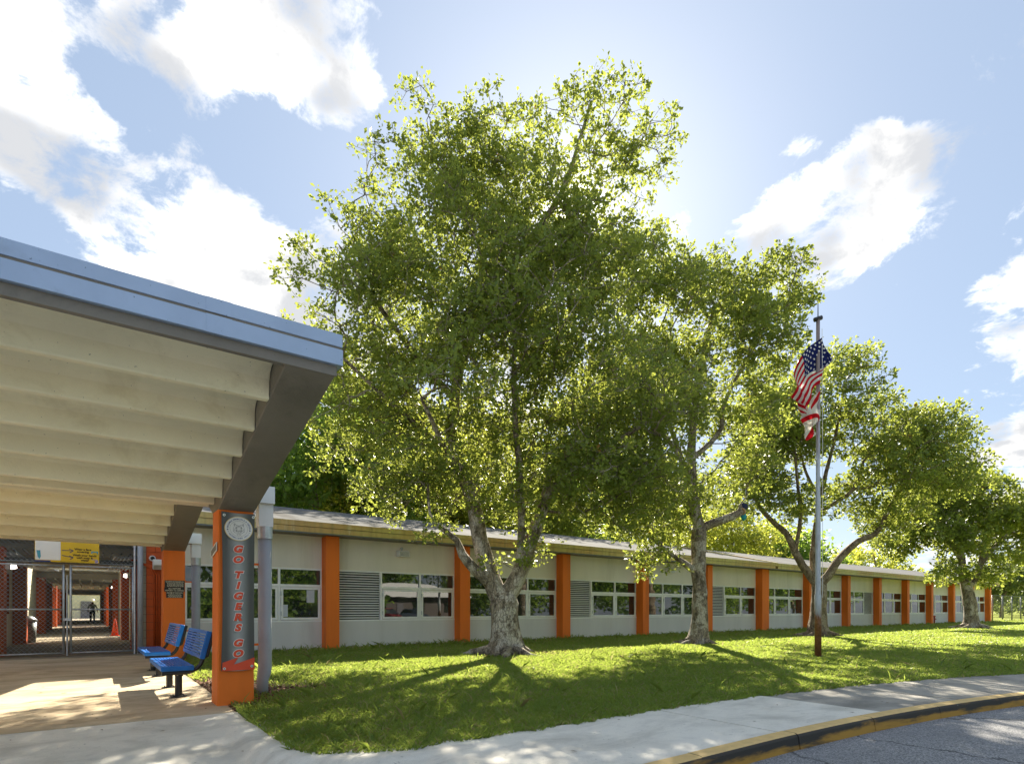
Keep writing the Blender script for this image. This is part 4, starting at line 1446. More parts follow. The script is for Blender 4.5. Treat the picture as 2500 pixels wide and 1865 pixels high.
# ------------------------------------------------------------------ person walking away down the corridor
def person(x, y):
    t = tag(empty('person', (x, y, 0.008)), 'person in a grey-green shirt and black trousers walking away down the corridor', 'person')
    J = {  # joint: position, radius
        'pelvis': ((0, 0, 0.98), 0.155), 'waist': ((0, 0, 1.14), 0.150), 'chest': ((0, 0.01, 1.36), 0.175), 'neck': ((0, 0.02, 1.53), 0.062),
        'head': ((0, 0.03, 1.64), 0.092), 'crown': ((0, 0.02, 1.735), 0.074),
        'lsh': ((-0.19, 0.0, 1.46), 0.075), 'lel': ((-0.29, -0.03, 1.19), 0.052), 'lwr': ((-0.28, 0.09, 0.97), 0.036), 'lha': ((-0.27, 0.13, 0.88), 0.034),
        'rsh': ((0.19, 0.0, 1.46), 0.075), 'rel': ((0.30, -0.06, 1.20), 0.052), 'rwr': ((0.32, 0.02, 0.98), 0.036), 'rha': ((0.32, 0.05, 0.89), 0.034),
        'lhip': ((-0.10, 0, 0.90), 0.115), 'lkn': ((-0.11, 0.10, 0.50), 0.080), 'lan': ((-0.11, -0.02, 0.11), 0.055), 'lto': ((-0.12, 0.14, 0.05), 0.045),
        'rhip': ((0.10, 0, 0.90), 0.115), 'rkn': ((0.11, -0.02, 0.50), 0.080), 'ran': ((0.11, -0.16, 0.13), 0.055), 'rto': ((0.12, -0.03, 0.05), 0.045)}
    E = [('pelvis', 'waist'), ('waist', 'chest'), ('chest', 'neck'), ('neck', 'head'), ('head', 'crown'), ('chest', 'lsh'), ('lsh', 'lel'), ('lel', 'lwr'), ('lwr', 'lha'),
         ('chest', 'rsh'), ('rsh', 'rel'), ('rel', 'rwr'), ('rwr', 'rha'), ('pelvis', 'lhip'), ('lhip', 'lkn'), ('lkn', 'lan'), ('lan', 'lto'),
         ('pelvis', 'rhip'), ('rhip', 'rkn'), ('rkn', 'ran'), ('ran', 'rto')]
    keys = list(J)
    me = bpy.data.meshes.new('skeleton')
    me.from_pydata([J[k][0] for k in keys], [(keys.index(a), keys.index(b)) for a, b in E], [])
    ob = bpy.data.objects.new('body', me)
    COL.objects.link(ob)
    md = ob.modifiers.new('skin', 'SKIN')
    for i, k in enumerate(keys):
        me.skin_vertices[0].data[i].radius = (J[k][1], J[k][1] * (0.72 if k in ('chest', 'waist', 'pelvis') else 1.0))
        me.skin_vertices[0].data[i].use_root = (k == 'pelvis')
    ob.modifiers.new('sub', 'SUBSURF').render_levels = 1
    ob.modifiers['sub'].levels = 1
    dg = bpy.context.evaluated_depsgraph_get()
    m2 = bpy.data.meshes.new_from_object(ob.evaluated_get(dg))
    ob.modifiers.clear()
    ob.data = m2
    for k in ('shirt', 'trousers', 'skin', 'hair'):
        m2.materials.append(M[k])
    for p in m2.polygons:
        c = p.center
        if c.z > 1.66 or (c.z > 1.58 and c.y < 0.03): i = 3
        elif c.z > 1.53: i = 2
        elif abs(c.x) > 0.235 and c.z < 1.15: i = 2
        elif c.z > 0.98: i = 0
        else: i = 1
        p.material_index = i
        p.use_smooth = True
    ob.parent = t


person(0.28, 57.0)

# ------------------------------------------------------------------ flagpole and flags
FP = Vector((14.7, 7.05, gz(7.05)))
pole = tag(empty('flagpole', FP), 'tall steel flagpole with rusted foot standing on the lawn', 'flagpole')
MB().lathe([(0.078, -0.1), (0.076, 1.55), (0.062, 1.6), (0.058, 4.0), (0.048, 4.1), (0.043, 8.45)], 0, 0, 16).build('shaft', M['pole_metal'], pole, smooth=True)
MB().tube([(-0.09 * RX, -0.09 * RY, 8.44), (0.09 * RX, 0.09 * RY, 8.50)], 0.055, 10).build('pulley_head', M['black_metal'], pole, smooth=True)
MB().tube([(0, 0, 8.45), (0, 0, 8.92)], [0.014, 0.008], 6).build('spike', M['black_metal'], pole)
MB().tube([(0.075 * RX - 0.05 * FX, 0.075 * RY - 0.05 * FY, 8.2), (0.085 * RX - .06 * FX, 0.085 * RY - .06 * FY, 5.0), (0.08 * RX - .06 * FX, 0.08 * RY - .06 * FY, 1.5)], 0.006, 4).build('halyard', M['ink_white'], pole)


def flag(name, zt, hoist, fly, mat, label, droop, spread, side_bulge, seed, stars):
    """limp cloth: the fly hangs down beside the pole in soft folds"""
    nu, nv = 40, 26
    rnd = random.Random(seed)
    t = tag(empty(name, FP + Vector((0, 0, zt))), label, 'flag', 'flags on the flagpole')

    def S(u, v):
        # u along the fly, v up the hoist; lateral axis a to picture-left, b towards the viewer
        top = v
        s = u * fly
        # each warp thread swings from horizontal towards straight down as it leaves the pole
        ang = droop * min(1.0, 0.25 + u * 1.2) * (0.80 + 0.20 * v)
        a = spread * math.sin(min(u * 1.35, 1.0) * math.pi / 2) * (0.55 + 0.45 * v) + 0.07 * math.sin(u * 9 + v * 3 + seed) * u
        z = -(1 - v) * hoist * (1 - 0.30 * u) - s * math.sin(ang) * 0.92
        b = 0.10 * math.sin(u * 13 + v * 2.2 + seed) * (0.25 + u) + 0.07 * math.sin(v * 7 + u * 4)
        a -= side_bulge * math.exp(-((u - 0.10) / 0.13) ** 2) * math.exp(-((v - 0.62) / 0.28) ** 2) * 1.0
        b += 0.06
        p = Vector((-RX * a - FX * b, -RY * a - FY * b, z))
        return p
    vs, fs, uvs = [], [], []
    for i in range(nu + 1):
        for j in range(nv + 1):
            vs.append(S(i / nu, j / nv))
            uvs.append((i / nu, j / nv))
    for i in range(nu):
        for j in range(nv):
            a = i * (nv + 1) + j
            fs.append((a, a + nv + 1, a + nv + 2, a + 1))
    o = MB().add(vs, fs).build('cloth', mat, t, smooth=True)
    uvl = o.data.uv_layers.new(name='UVMap')
    for p in o.data.polygons:
        for li in p.loop_indices:
            uvl.data[li].uv = uvs[o.data.loops[li].vertex_index]
    if stars:
        b = MB()
        for row in range(9):
            cnt = 6 if row % 2 == 0 else 5
            for c in range(cnt):
                u = 0.40 * ((c + 0.5 + (0 if cnt == 6 else 0.5)) / 6)
                v = 1 - (7 / 13) * (row + 0.8) / 9.6
                p = S(u, v)
                du = (S(u + 0.01, v) - p).normalized()
                dv = (S(u, v + 0.01) - p).normalized()
                nrm = du.cross(dv).normalized()
                for s in (1, -1):
                    q = p + nrm * 0.007 * s
                    pts = [q]
                    for k in range(10):
                        rr = 0.036 if k % 2 == 0 else 0.0145
                        th = math.pi / 2 + k * math.pi / 5
                        pts.append(q + du * rr * math.cos(th) + dv * rr * math.sin(th))
                    b.add(pts, [(0, 1 + k, 1 + (k + 1) % 10) for k in range(10)])
        b.build('star', M['ink_white'], t)
    # toggles on the halyard
    for v in (1.0, 0.02):
        p = S(0, v)
        MB().tube([p, p + Vector((RX * 0.05, RY * 0.05, 0.02))], 0.010, 5).build('clip', M['ink_white'], t)


flag('national_flag', 7.95, 1.15, 1.62, M['flag_stripes'], 'limp red white and blue flag with stars, upper on the pole', rad(72), 0.62, 0.46, 1, True)
flag('state_flag', 6.62, 0.72, 0.80, M['flag_saltire'], 'limp white flag with red diagonal cross below the striped flag', rad(80), 0.34, 0.08, 4, False)

# ------------------------------------------------------------------ trees
rng = np.random.default_rng(7)


def grow(base, limbs, lobes, nclump, seed, clump_r, tuft=1.0):
    """skeleton: given limbs, then every clump centre joins the nearest wood by a curved branch"""
    R = np.random.default_rng(seed)
    ex, ey = np.array([RX, RY, 0.0]), np.array([FX, FY, 0.0])
    base = np.array(base)

    def loc(a, z, b):
        return base + ex * a + ey * b + np.array([0, 0, z])
    pos, par, minr = [], [], []
    for li, limb in enumerate(limbs):
        pts = [loc(a, z, b) for a, z, b, r in limb]
        rs = [q[3] for q in limb]
        if li == 0:
            last = -1
        else:
            last = int(np.argmin(np.linalg.norm(np.array(pos) - pts[0], axis=1)))
            pts[0] = pos[last]
        start = 0
        if li == 0:
            pos.append(pts[0]); par.append(-1); minr.append(rs[0]); last = 0
        for i in range(len(pts) - 1):
            L = np.linalg.norm(pts[i + 1] - pts[i])
            n = max(2, int(L / 0.28))
            p0 = pts[max(i - 1, 0)]; p1 = pts[i]; p2 = pts[i + 1]; p3 = pts[min(i + 2, len(pts) - 1)]
            for k in range(1, n + 1):
                t = k / n
                q = 0.5 * ((2 * p1) + (-p0 + p2) * t + (2 * p0 - 5 * p1 + 4 * p2 - p3) * t * t + (-p0 + 3 * p1 - 3 * p2 + p3) * t ** 3)
                r = rs[i] + (rs[i + 1] - rs[i]) * t
                pos.append(q + (R.normal(0, 0.05 * min(r, 0.25), 3) if li or i else 0)); par.append(last); minr.append(r)
                last = len(pos) - 1
    # break every lobe up into smaller tufts with air between them
    tufts = []
    for l in lobes:
        k = max(1, int(round(3.4 * (l[3] * l[4] * l[5]) ** 0.72)))
        for _ in range(k):
            d = R.normal(0, 1, 3); d /= np.linalg.norm(d)
            rr = (0.10 + 0.90 * R.random()) ** 0.40 * (0.70 + 0.30 * R.random())
            s0 = min((l[3] * l[4] * l[5]) ** (1 / 3), 0.62 + 0.55 * R.random()) * tuft
            tufts.append((l[0] + d[0] * rr * l[3], l[1] + d[2] * rr * l[4], l[2] + d[1] * rr * l[5], s0 * 1.25, s0 * 0.72, s0 * 1.25))
    lobes = tufts
    # clump centres
    vol = np.array([l[3] * l[4] * l[5] for l in lobes]) ** 0.62
    vol = vol / vol.sum()
    cs = []
    tries = 0
    mind = clump_r * 0.62
    while len(cs) < nclump and tries < nclump * 14:
        tries += 1
        l = lobes[R.choice(len(lobes), p=vol)]
        d = R.normal(0, 1, 3); d /= np.linalg.norm(d)
        rr = R.random() ** 0.45
        c = loc(l[0] + d[0] * rr * l[3], l[1] + d[2] * rr * l[4], l[2] + d[1] * rr * l[5])
        if cs and np.min(np.linalg.norm(np.array(cs[-900:]) - c, axis=1)) < mind * (0.55 + 0.45 * R.random()):
            continue
        cs.append(c)
    cs = np.array(cs)
    P = np.zeros((len(pos) + nclump * 12, 3)); n0 = len(pos)
    P[:n0] = pos
    par = list(par); minr = list(minr)
    plen = [0.0] * n0
    for i in range(1, n0):
        plen[i] = plen[par[i]] + np.linalg.norm(P[i] - P[par[i]])
    pl = np.zeros(len(P)); pl[:n0] = plen
    usable = np.zeros(len(P), bool)
    usable[:n0] = P[:n0, 2] > base[2] + 1.3
    dist0 = np.array([np.min(np.linalg.norm(P[:n0] - c, axis=1)) for c in cs])
    N_ = n0
    tips, tdir = [], []
    for ci in np.argsort(dist0):
        c = cs[ci]
        dv = P[:N_] - c
        dd = np.sqrt((dv ** 2).sum(1))
        cost = dd + 0.10 * pl[:N_] + 0.5 * np.maximum(0, dv[:, 2]) + (~usable[:N_]) * 99 + (dd < 0.15) * 5
        j = int(np.argmin(cost))
        p0 = P[j]
        L = dd[j]
        pd = P[j] - P[par[j]] if par[j] >= 0 else np.array([0, 0, 1.0])
        pd = pd / (np.linalg.norm(pd) + 1e-9)
        to = (c - p0) / (L + 1e-9)
        m0 = (pd * 0.55 + to * 0.6) * L
        m1 = (to * 0.8 + np.array([0, 0, 0.35]) + R.normal(0, 0.2, 3)) * L
        n = int(min(9, max(2, round(L / 0.32))))
        last = j
        for k in range(1, n + 1):
            t = k / n
            h00, h10, h01, h11 = 2 * t ** 3 - 3 * t * t + 1, t ** 3 - 2 * t * t + t, -2 * t ** 3 + 3 * t * t, t ** 3 - t * t
            q = h00 * p0 + h10 * m0 + h01 * c + h11 * m1
            if k < n:
                q = q + R.normal(0, 0.035, 3)
            P[N_] = q
            par.append(last); minr.append(0.0)
            pl[N_] = pl[last] + np.linalg.norm(q - P[last])
            usable[N_] = True
            last = N_
            N_ += 1
        tips.append(P[last].copy())
        e = P[last] - P[par[last]]
        tdir.append(e / (np.linalg.norm(e) + 1e-9))
    P = P[:N_]
    # pipe model radii
    w = np.zeros(N_)
    kids = [[] for _ in range(N_)]
    for i in range(N_ - 1, -1, -1):
        if not kids[i]:
            w[i] = 1.0
        if par[i] >= 0:
            w[par[i]] += w[i]
            kids[par[i]].append(i)
    r = 0.0085 * w ** 0.43
    r = np.where(np.array(minr) > 0, np.maximum(np.array(minr), np.minimum(r, np.array(minr) * 1.15)), np.minimum(r, 0.085))
    for i in range(1, N_):
        r[i] = min(r[i], r[par[i]] * 1.02)
    return P, np.array(par), r, w, kids, np.array(tips), np.array(tdir)


def wood_mesh(P, par, r, w, kids, flare, base_z, seed):
    """tubes along every chain of the skeleton"""
    mb = MB()
    stack = [(0, None)]
    rr = random.Random(seed)
    while stack:
        s, up = stack.pop()
        chain = [] if up is None else [up]
        i = s
        while True:
            chain.append(i)
            if not kids[i]:
                break
            ks = sorted(kids[i], key=lambda q: -(w[q] + 1e4 * r[q]))
            for q in ks[1:]:
                stack.append((q, i))
            i = ks[0]
        if len(chain) < 2:
            continue
        rs = [r[q] for q in chain]
        if up is not None:
            rs[0] = min(r[up] * 0.9, rs[1] * 1.25)
        rmax = max(rs)
        sides = 20 if rmax > 0.2 else 9 if rmax > 0.06 else 5 if rmax > 0.022 else 3
        rs[-1] = min(rs[-1], 0.006) if not kids[chain[-1]] and rs[-1] < 0.05 else rs[-1]
        o = len(mb.v)
        mb.tube([tuple(P[q]) for q in chain], rs, sides, cap=rmax > 0.06)
        if rmax > 0.12:      # fluted, swollen butt and knotty bark
            for vi in range(o, len(mb.v)):
                v = Vector(mb.v[vi])
                q = chain[min((vi - o) // sides, len(chain) - 1)]
                c = Vector(P[q])
                d = v - c
                th = math.atan2(d.y, d.x)
                h = max(0.0, v.z - base_z)
                k = 1.0
                if up is None:
                    k += flare * math.exp(-h / 0.28) * (0.55 + 0.45 * math.cos(th * 5 + seed)) + 0.09 * math.exp(-h / 1.6) * math.cos(th * 3 + 1.3 + h)
                k += 0.05 * math.sin(th * 4 + h * 2.1 + seed) + 0.035 * math.sin(h * 6.3 + th * 2)
                mb.v[vi] = tuple(c + d * k)
    return mb


def leaf_cloud(tips, tdir, per, size, clump_r, seed, flat=0.62, twigs=7):
    """sprays of small leaves round each twig tip"""
    R = np.random.default_rng(seed)
    nT = len(tips)
    T = np.repeat(tips, twigs, 0)
    D = R.normal(0, 1, (nT * twigs, 3)) + np.repeat(tdir, twigs, 0) * 0.55 + np.array([0, 0, 0.15])
    D /= np.linalg.norm(D, axis=1)[:, None]
    Ls = clump_r * (0.35 + 0.75 * R.random(nT * twigs))
    sub = T + D * Ls[:, None] * np.array([1, 1, flat])
    k = max(1, per // twigs)
    C = np.repeat(sub, k, 0)
    DD = np.repeat(D, k, 0)
    n = len(C)
    ax = R.normal(0, 1, (n, 3)) + DD * 0.9
    ax /= np.linalg.norm(ax, axis=1)[:, None]
    C = C - DD * (R.random(n)[:, None] * 0.55 * np.repeat(Ls, k)[:, None]) + ax * size * 0.25 + R.normal(0, 0.035, (n, 3))
    up = R.normal(0, 0.6, (n, 3)) + np.array([0, 0, 1.0])
    sidev = np.cross(ax, up)
    sidev /= np.linalg.norm(sidev, axis=1)[:, None] + 1e-9
    nrm = np.cross(sidev, ax)
    s = size * (0.5 + 0.9 * R.random(n))[:, None]
    wd = 0.27 + 0.10 * R.random(n)[:, None]
    v0 = C
    v1 = C + ax * s * 0.60 + sidev * s * wd + nrm * s * 0.08
    v2 = C + ax * s
    v3 = C + ax * s * 0.60 - sidev * s * wd + nrm * s * 0.08
    V = np.stack([v0, v1, v2, v3], 1).reshape(-1, 3)
    F = np.arange(n * 4).reshape(-1, 4)
    cl = np.repeat(np.repeat(R.random(nT), twigs), k)
    return V, F, np.clip(0.45 * cl + 0.55 * R.random(n), 0, 1), T, sub


def tree(name, label, base, limbs, lobes, nclump, per, size, seed, clump_r=0.55, leaf='leaf', bark='bark', flare=0.55, group=None, twigs=7, cat='tree', twigwood=True, tuft=1.0):
    P, par, r, w, kids, tips, tdir = grow(base, limbs, lobes, nclump, seed, clump_r, tuft)
    t = tag(empty(name, base), label, cat, group)
    mb = wood_mesh(P, par, r, w, kids, flare, base[2], seed)
    V, F, rn, T, sub = leaf_cloud(tips, tdir, per, size, clump_r, seed + 1, twigs=twigs)
    if twigwood:
        for a, b in zip(T[::2], sub[::2]):
            mb.tube([tuple(a), tuple(b)], [0.0065, 0.003], 3, cap=False)
    rr = random.Random(seed)
    r0 = limbs[0][0][3]
    if flare > 0.45:          # surface roots running out from the butt
        for k in range(6):
            a = k / 6 * 2 * math.pi + rr.uniform(-.4, .4)
            L = r0 * rr.uniform(2.2, 3.8)
            pts, rs = [], []
            for q in range(7):
                t_ = q / 6
                aa = a + 0.5 * math.sin(t_ * 2.4 + k) * t_
                dd = r0 * 0.55 + L * t_
                pts.append((base[0] + math.cos(aa) * dd, base[1] + math.sin(aa) * dd, base[2] + 0.05 + r0 * (0.42 * (1 - t_) ** 2.2) - 0.10 * t_ * t_ + 0.02 * math.sin(q * 2 + k)))
                rs.append(r0 * (0.26 * (1 - t_) ** 1.2 + 0.05))
            mb.tube(pts, rs, 7, cap=True)
    bx = Vector(base)
    wd = mb.build('trunk', M[bark], smooth=True)
    wd.data.transform(Matrix.Translation(-bx))
    wd.parent = t
    np_mesh('crown', V - np.array(base), F, M[leaf], t, {'rnd': rn})
    return t


G = 'row of shade trees on the lawn'
# first tree: forked trunk, widest crown
tree('shade_tree', 'tallest shade tree with a thick forked trunk, nearest the banner column', (8.62, 12.0, gz(12.0) - 0.05),
     [[(0, 0, 0, .47), (0, .5, 0, .37), (-.02, 1.1, 0, .36), (-.04, 1.45, 0, .37)],
      [(-.04, 1.45, 0, .30), (-.26, 1.75, 0, .25), (-.45, 2.35, .05, .21), (-.66, 3.05, .1, .20), (-.80, 3.85, .1, .19), (-1.03, 4.55, .1, .175), (-1.22, 5.05, .1, .16), (-1.40, 5.8, .1, .14),
       (-1.25, 7.0, .1, .13), (-.95, 8.65, 0, .115), (-.42, 9.55, 0, .10), (.25, 10.2, 0, .09), (1.4, 11.8, 0, .07), (1.9, 13.2, 0, .05), (2.2, 14.2, 0, .03)],
      [(-.26, 1.70, 0, .16), (-.74, 2.18, -.15, .13), (-1.08, 2.58, -.25, .11), (-1.22, 2.95, -.3, .08), (-1.7, 3.3, -.5, .05)],
      [(-.04, 1.40, 0, .27), (.17, 1.75, -.03, .24), (.38, 2.15, -.05, .20), (.58, 2.75, -.05, .18), (.80, 3.35, 0, .165), (1.02, 3.95, 0, .15), (1.30, 4.35, 0, .12), (1.95, 4.75, -.2, .09), (2.8, 5.4, -.4, .06), (3.6, 5.9, -.4, .04)],
      [(1.0, 3.95, 0, .11), (1.15, 4.7, .2, .10), (1.6, 5.3, .5, .085), (2.1, 6.6, .9, .07), (2.4, 8.6, 1.0, .05)],
      [(.40, 2.2, 0, .12), (.42, 3.2, -.25, .10), (.38, 4.4, -.5, .09), (.25, 5.8, -.9, .07), (.2, 7.2, -1.4, .05)],
      [(-1.3, 6.6, .1, .10), (-2.2, 7.6, .0, .08), (-3.2, 8.9, -.2, .06), (-4.2, 10.4, -.3, .035)],
      [(-1.2, 5.0, .1, .10), (-2.0, 5.6, -.5, .075), (-3.1, 6.5, -1.0, .05), (-4.0, 7.3, -1.2, .03)],
      [(-1.15, 7.2, .1, .10), (-.75, 9.0, .6, .085), (-.6, 10.9, .8, .06), (-.3, 12.6, .8, .04)],
      [(-1.3, 6.2, 0, .09), (-1.3, 7.4, 1.2, .07), (-1.6, 8.8, 2.2, .05)],
      [(-.9, 4.2, .1, .08), (-1.4, 5.0, -1.2, .06), (-1.8, 5.8, -2.2, .04)]],
     [(-2.3, 9.5, 0, 2.6, 2.5, 2.8), (.2, 11.3, 0, 2.7, 2.5, 2.8), (1.9, 12.8, 0, 1.0, 1.6, 1.1), (2.3, 14.2, 0, .7, .6, .6), (3.0, 13.2, 0, .75, 1.1, .8), (.35, 14.0, 0, .6, .7, .6), (1.4, 9.6, .3, 2.0, 2.4, 2.6), (-3.3, 7.4, -.2, 1.7, 1.9, 2.2),
      (2.5, 6.3, -.5, 2.6, 1.7, 2.6), (-.6, 6.6, -1.0, 2.4, 1.6, 2.3), (-1.95, 3.25, -.5, .55, .40, .5), (-.1, 3.0, -.45, .75, .8, .5), (.2, 3.6, -.5, .9, .6, .5), (.75, 2.9, -.3, .6, .6, .45), (.55, 2.2, -.35, .45, .35, .3), (3.6, 5.0, .1, 1.5, 1.1, 1.5),
      (-2.6, 5.4, 0, 1.5, 1.1, 1.6), (-1.4, 12.2, 0, 1.4, 1.3, 1.5), (-2.6, 8.2, -1.0, 1.9, 1.6, 1.6), (.2, 8.6, -1.2, 1.8, 1.4, 1.4), (-.3, 2.25, -.4, .35, .3, .3), (1.2, 4.9, -.9, 1.5, .9, 1.2), (-1.9, 4.3, .3, .9, .7, 1.0), (-2.8, 4.7, 0, 1.5, .9, 1.4), (-1.0, 4.5, -1.0, 1.0, .8, .8), (2.5, 4.5, -.3, 1.8, .9, 1.6), (1.1, 3.8, -.8, .8, .6, .6), (3.5, 4.2, .2, 1.2, .7, 1.2), (-3.6, 5.8, .3, 1.2, 1.0, 1.3), (.9, 7.8, -1.2, 2.2, 1.3, 1.6), (.6, 5.7, -.6, 2.0, 1.0, 1.6), (-.4, 5.0, .5, 1.7, .8, 1.3), (2.0, 5.4, .5, 1.6, .9, 1.3), (-.6, 3.9, -.6, .9, .6, .7), (.1, 3.3, -.5, .9, .6, .5)],
     2600, 63, 0.098, 11, 0.52, 'leaf', 'bark', 0.62, G)
# second tree
tree('shade_tree', 'second shade tree, slim mottled trunk with a sawn-off limb', (16.4, 11.85, gz(11.85) - 0.05),
     [[(0, 0, 0, .36), (.08, .6, 0, .26), (.12, 1.4, 0, .245), (.08, 2.4, 0, .235), (.07, 3.3, 0, .235), (.10, 3.85, 0, .23)],
      [(.10, 3.8, 0, .17), (-.05, 4.8, 0, .155), (-.17, 6.0, 0, .14), (-.1, 7.5, 0, .12), (.2, 9.5, 0, .085), (.6, 11.4, 0, .05)],
      [(.08, 3.85, 0, .12), (-.28, 4.9, .1, .10), (-.35, 5.9, .2, .09), (-.8, 7.4, .3, .07), (-1.6, 9.2, .3, .05)],
      [(.12, 3.8, 0, .17), (.5, 4.08, -.1, .15), (.95, 4.22, -.2, .135), (1.38, 4.42, -.25, .125)],
      [(.02, 2.35, 0, .13), (-.40, 2.72, -.1, .11), (-.72, 2.92, -.15, .085), (-1.4, 3.4, -.3, .05)],
      [(-.12, 6.3, 0, .10), (.45, 6.75, 0, .085), (.85, 7.3, 0, .075), (.9, 8.0, 0, .065), (1.6, 9.4, .1, .05), (2.4, 10.8, .1, .03)],
      [(-.15, 5.6, 0, .09), (-1.0, 6.6, -.5, .07), (-2.0, 7.6, -.9, .05)],
      [(-.1, 7.2, 0, .08), (.1, 8.6, 1.2, .06), (.2, 9.8, 1.8, .04)]],
     [(-.8, 11.0, 0, 2.8, 2.4, 2.6), (1.9, 11.9, 0, 1.7, 1.8, 1.9), (2.3, 9.8, 0, 1.3, 1.4, 1.7), (-2.2, 8.1, 0, 2.2, 1.9, 2.3), (-1.6, 4.8, -.2, 1.4, 1.1, 1.3), (-1.7, 3.3, -.3, .85, .95, .7), (-2.0, 4.2, -.3, 1.2, .8, .9), (-2.2, 6.0, .2, 1.8, 1.1, 1.6), (.5, 5.3, .8, .9, .8, 1.0), (0, 8.7, 0, 1.9, 1.4, 1.9), (1.9, 7.9, 0, 1.3, 1.1, 1.4), (1.3, 6.2, .2, 1.0, .8, 1.0), (-2.1, 13.2, 0, .9, .9, .9)],
     1150, 56, 0.125, 23, 0.58, 'leaf', 'bark', 0.5, G)
# third tree
tree('shade_tree', 'third shade tree with wide V-shaped limbs, behind the flagpole', (25.2, 12.1, gz(12.1) - 0.05),
     [[(0, 0, 0, .44), (0, .6, 0, .34), (.04, 1.5, 0, .31), (.04, 2.2, 0, .33)],
      [(0, 2.2, 0, .19), (-.33, 2.65, 0, .17), (-.84, 3.4, 0, .15), (-1.33, 4.45, 0, .13), (-1.8, 4.85, 0, .11), (-2.5, 5.6, 0, .08), (-3.0, 6.8, 0, .05)],
      [(.02, 2.2, 0, .17), (-.08, 2.8, .1, .15), (-.14, 3.6, .1, .13), (.0, 5.0, .1, .11), (.3, 6.6, .1, .09), (.8, 8.6, .1, .06), (1.1, 10.4, 0, .03)],
      [(.08, 2.2, 0, .19), (.44, 2.65, 0, .17), (.95, 3.4, 0, .15), (1.7, 4.1, 0, .13), (2.5, 4.45, 0, .11), (2.85, 5.1, 0, .09), (3.6, 6.4, 0, .065), (4.6, 7.4, 0, .05), (5.6, 8.0, 0, .03)],
      [(.1, 5.4, .1, .09), (.9, 5.9, -.2, .08), (1.3, 6.3, -.4, .07), (1.6, 7.4, -.6, .05)],
      [(-1.0, 3.8, 0, .09), (-.9, 5.0, -.3, .08), (-1.1, 6.4, -.5, .06), (-1.3, 8.0, -.6, .04)],
      [(.2, 6.0, .1, .08), (.1, 7.4, 1.2, .06), (.2, 8.8, 2.0, .04)]],
     [(.3, 9.7, 0, 3.0, 2.1, 2.8), (-2.0, 7.7, 0, 2.1, 1.7, 2.2), (-3.0, 6.9, 0, 1.6, 1.5, 1.7), (-2.6, 9.0, 0, 1.6, 1.2, 1.6), (2.9, 7.7, 0, 2.5, 1.8, 2.5), (1.4, 11.3, 0, 1.1, .9, 1.1), (3.7, 5.5, 0, 1.5, 1.0, 1.4), (4.3, 8.7, 0, 1.9, 1.3, 1.8), (5.3, 8.6, 0, 1.2, .9, 1.2), (5.9, 7.0, 0, 1.1, .8, 1.1), (5.0, 6.4, 0, 1.4, .9, 1.4), (-1.5, 5.6, 0, 1.2, .9, 1.2), (1.2, 5.7, 0, 1.2, .9, 1.2)],
     1200, 56, 0.140, 37, 0.64, 'leaf', 'bark_dark', 0.55, G)
# fourth tree
tree('shade_tree', 'farthest shade tree of the row with a leaning trunk and bare stub', (43.6, 11.7, gz(11.7) - 0.05),
     [[(0, 0, 0, .50), (0, .6, 0, .36), (-.12, 1.6, 0, .33), (-.28, 2.5, 0, .31), (-.45, 3.3, 0, .29)],
      [(-.45, 3.3, 0, .22), (-.65, 4.6, 0, .19), (-.9, 6.4, 0, .16), (-1.0, 7.6, 0, .13), (-1.2, 9.0, 0, .07), (-1.3, 10.2, 0, .04)],
      [(-.28, 2.4, 0, .17), (.30, 3.1, 0, .16), (.60, 4.2, 0, .14), (.9, 6.0, 0, .11), (1.2, 8.2, 0, .07)],
      [(.45, 3.8, 0, .13), (1.3, 4.9, 0, .13), (1.9, 5.5, 0, .12), (2.25, 6.2, 0, .11)],
      [(-.6, 4.4, 0, .14), (-1.6, 5.6, 0, .11), (-2.8, 7.0, 0, .08), (-3.6, 8.0, 0, .05)],
      [(-.4, 3.2, 0, .08), (-1.3, 3.5, -.3, .06), (-2.4, 3.5, -.6, .04)]],
     [(-1.2, 8.4, 0, 2.7, 1.5, 2.6), (1.2, 7.2, 0, 2.7, 1.4, 2.6), (-3.0, 7.4, 0, 2.3, 1.6, 2.3), (-2.3, 5.6, 0, 2.3, 1.2, 2.1), (3.2, 6.2, 0, 1.7, 1.2, 1.7), (-2.3, 3.5, -.6, 1.4, .5, 1.0), (1.0, 3.6, 0, 1.0, .7, 1.0), (3.4, 4.7, 0, 1.0, 1.0, 1.0), (.2, 5.4, 0, 1.6, 1.0, 1.6)],
     760, 49, 0.21, 41, 0.78, 'leaf', 'bark', 0.5, G)

# sawn limb end with the toys tied to it
bx = Vector((16.4, 11.85, gz(11.85) - 0.05)) + Vector((RX, RY, 0)) * 1.42 + Vector((FX, FY, 0)) * -0.26 + Vector((0, 0, 4.43))
t = tag(empty('hanging_toy', bx), 'small teal and dark toys hung on the sawn limb of the second tree', 'toy')
MB().lathe([(0.0, -.30), (0.07, -.24), (0.10, -.14), (0.05, -.03), (0.0, 0.0)], 0.10, 0, 10).build('teal_drop', M['teal_cloth'], t, smooth=True)
MB().lathe([(0.0, .06), (0.14, .12), (0.17, .2), (0.12, .3), (0.0, .35)], 0.22, 0.1, 10).build('dark_ball', M['navy_cloth'], t, smooth=True)
MB().tube([(-.02, 0, 0.0), (.03, 0, .02)], 0.125, 14).build('sawn_face', M['wood_cut'], t)


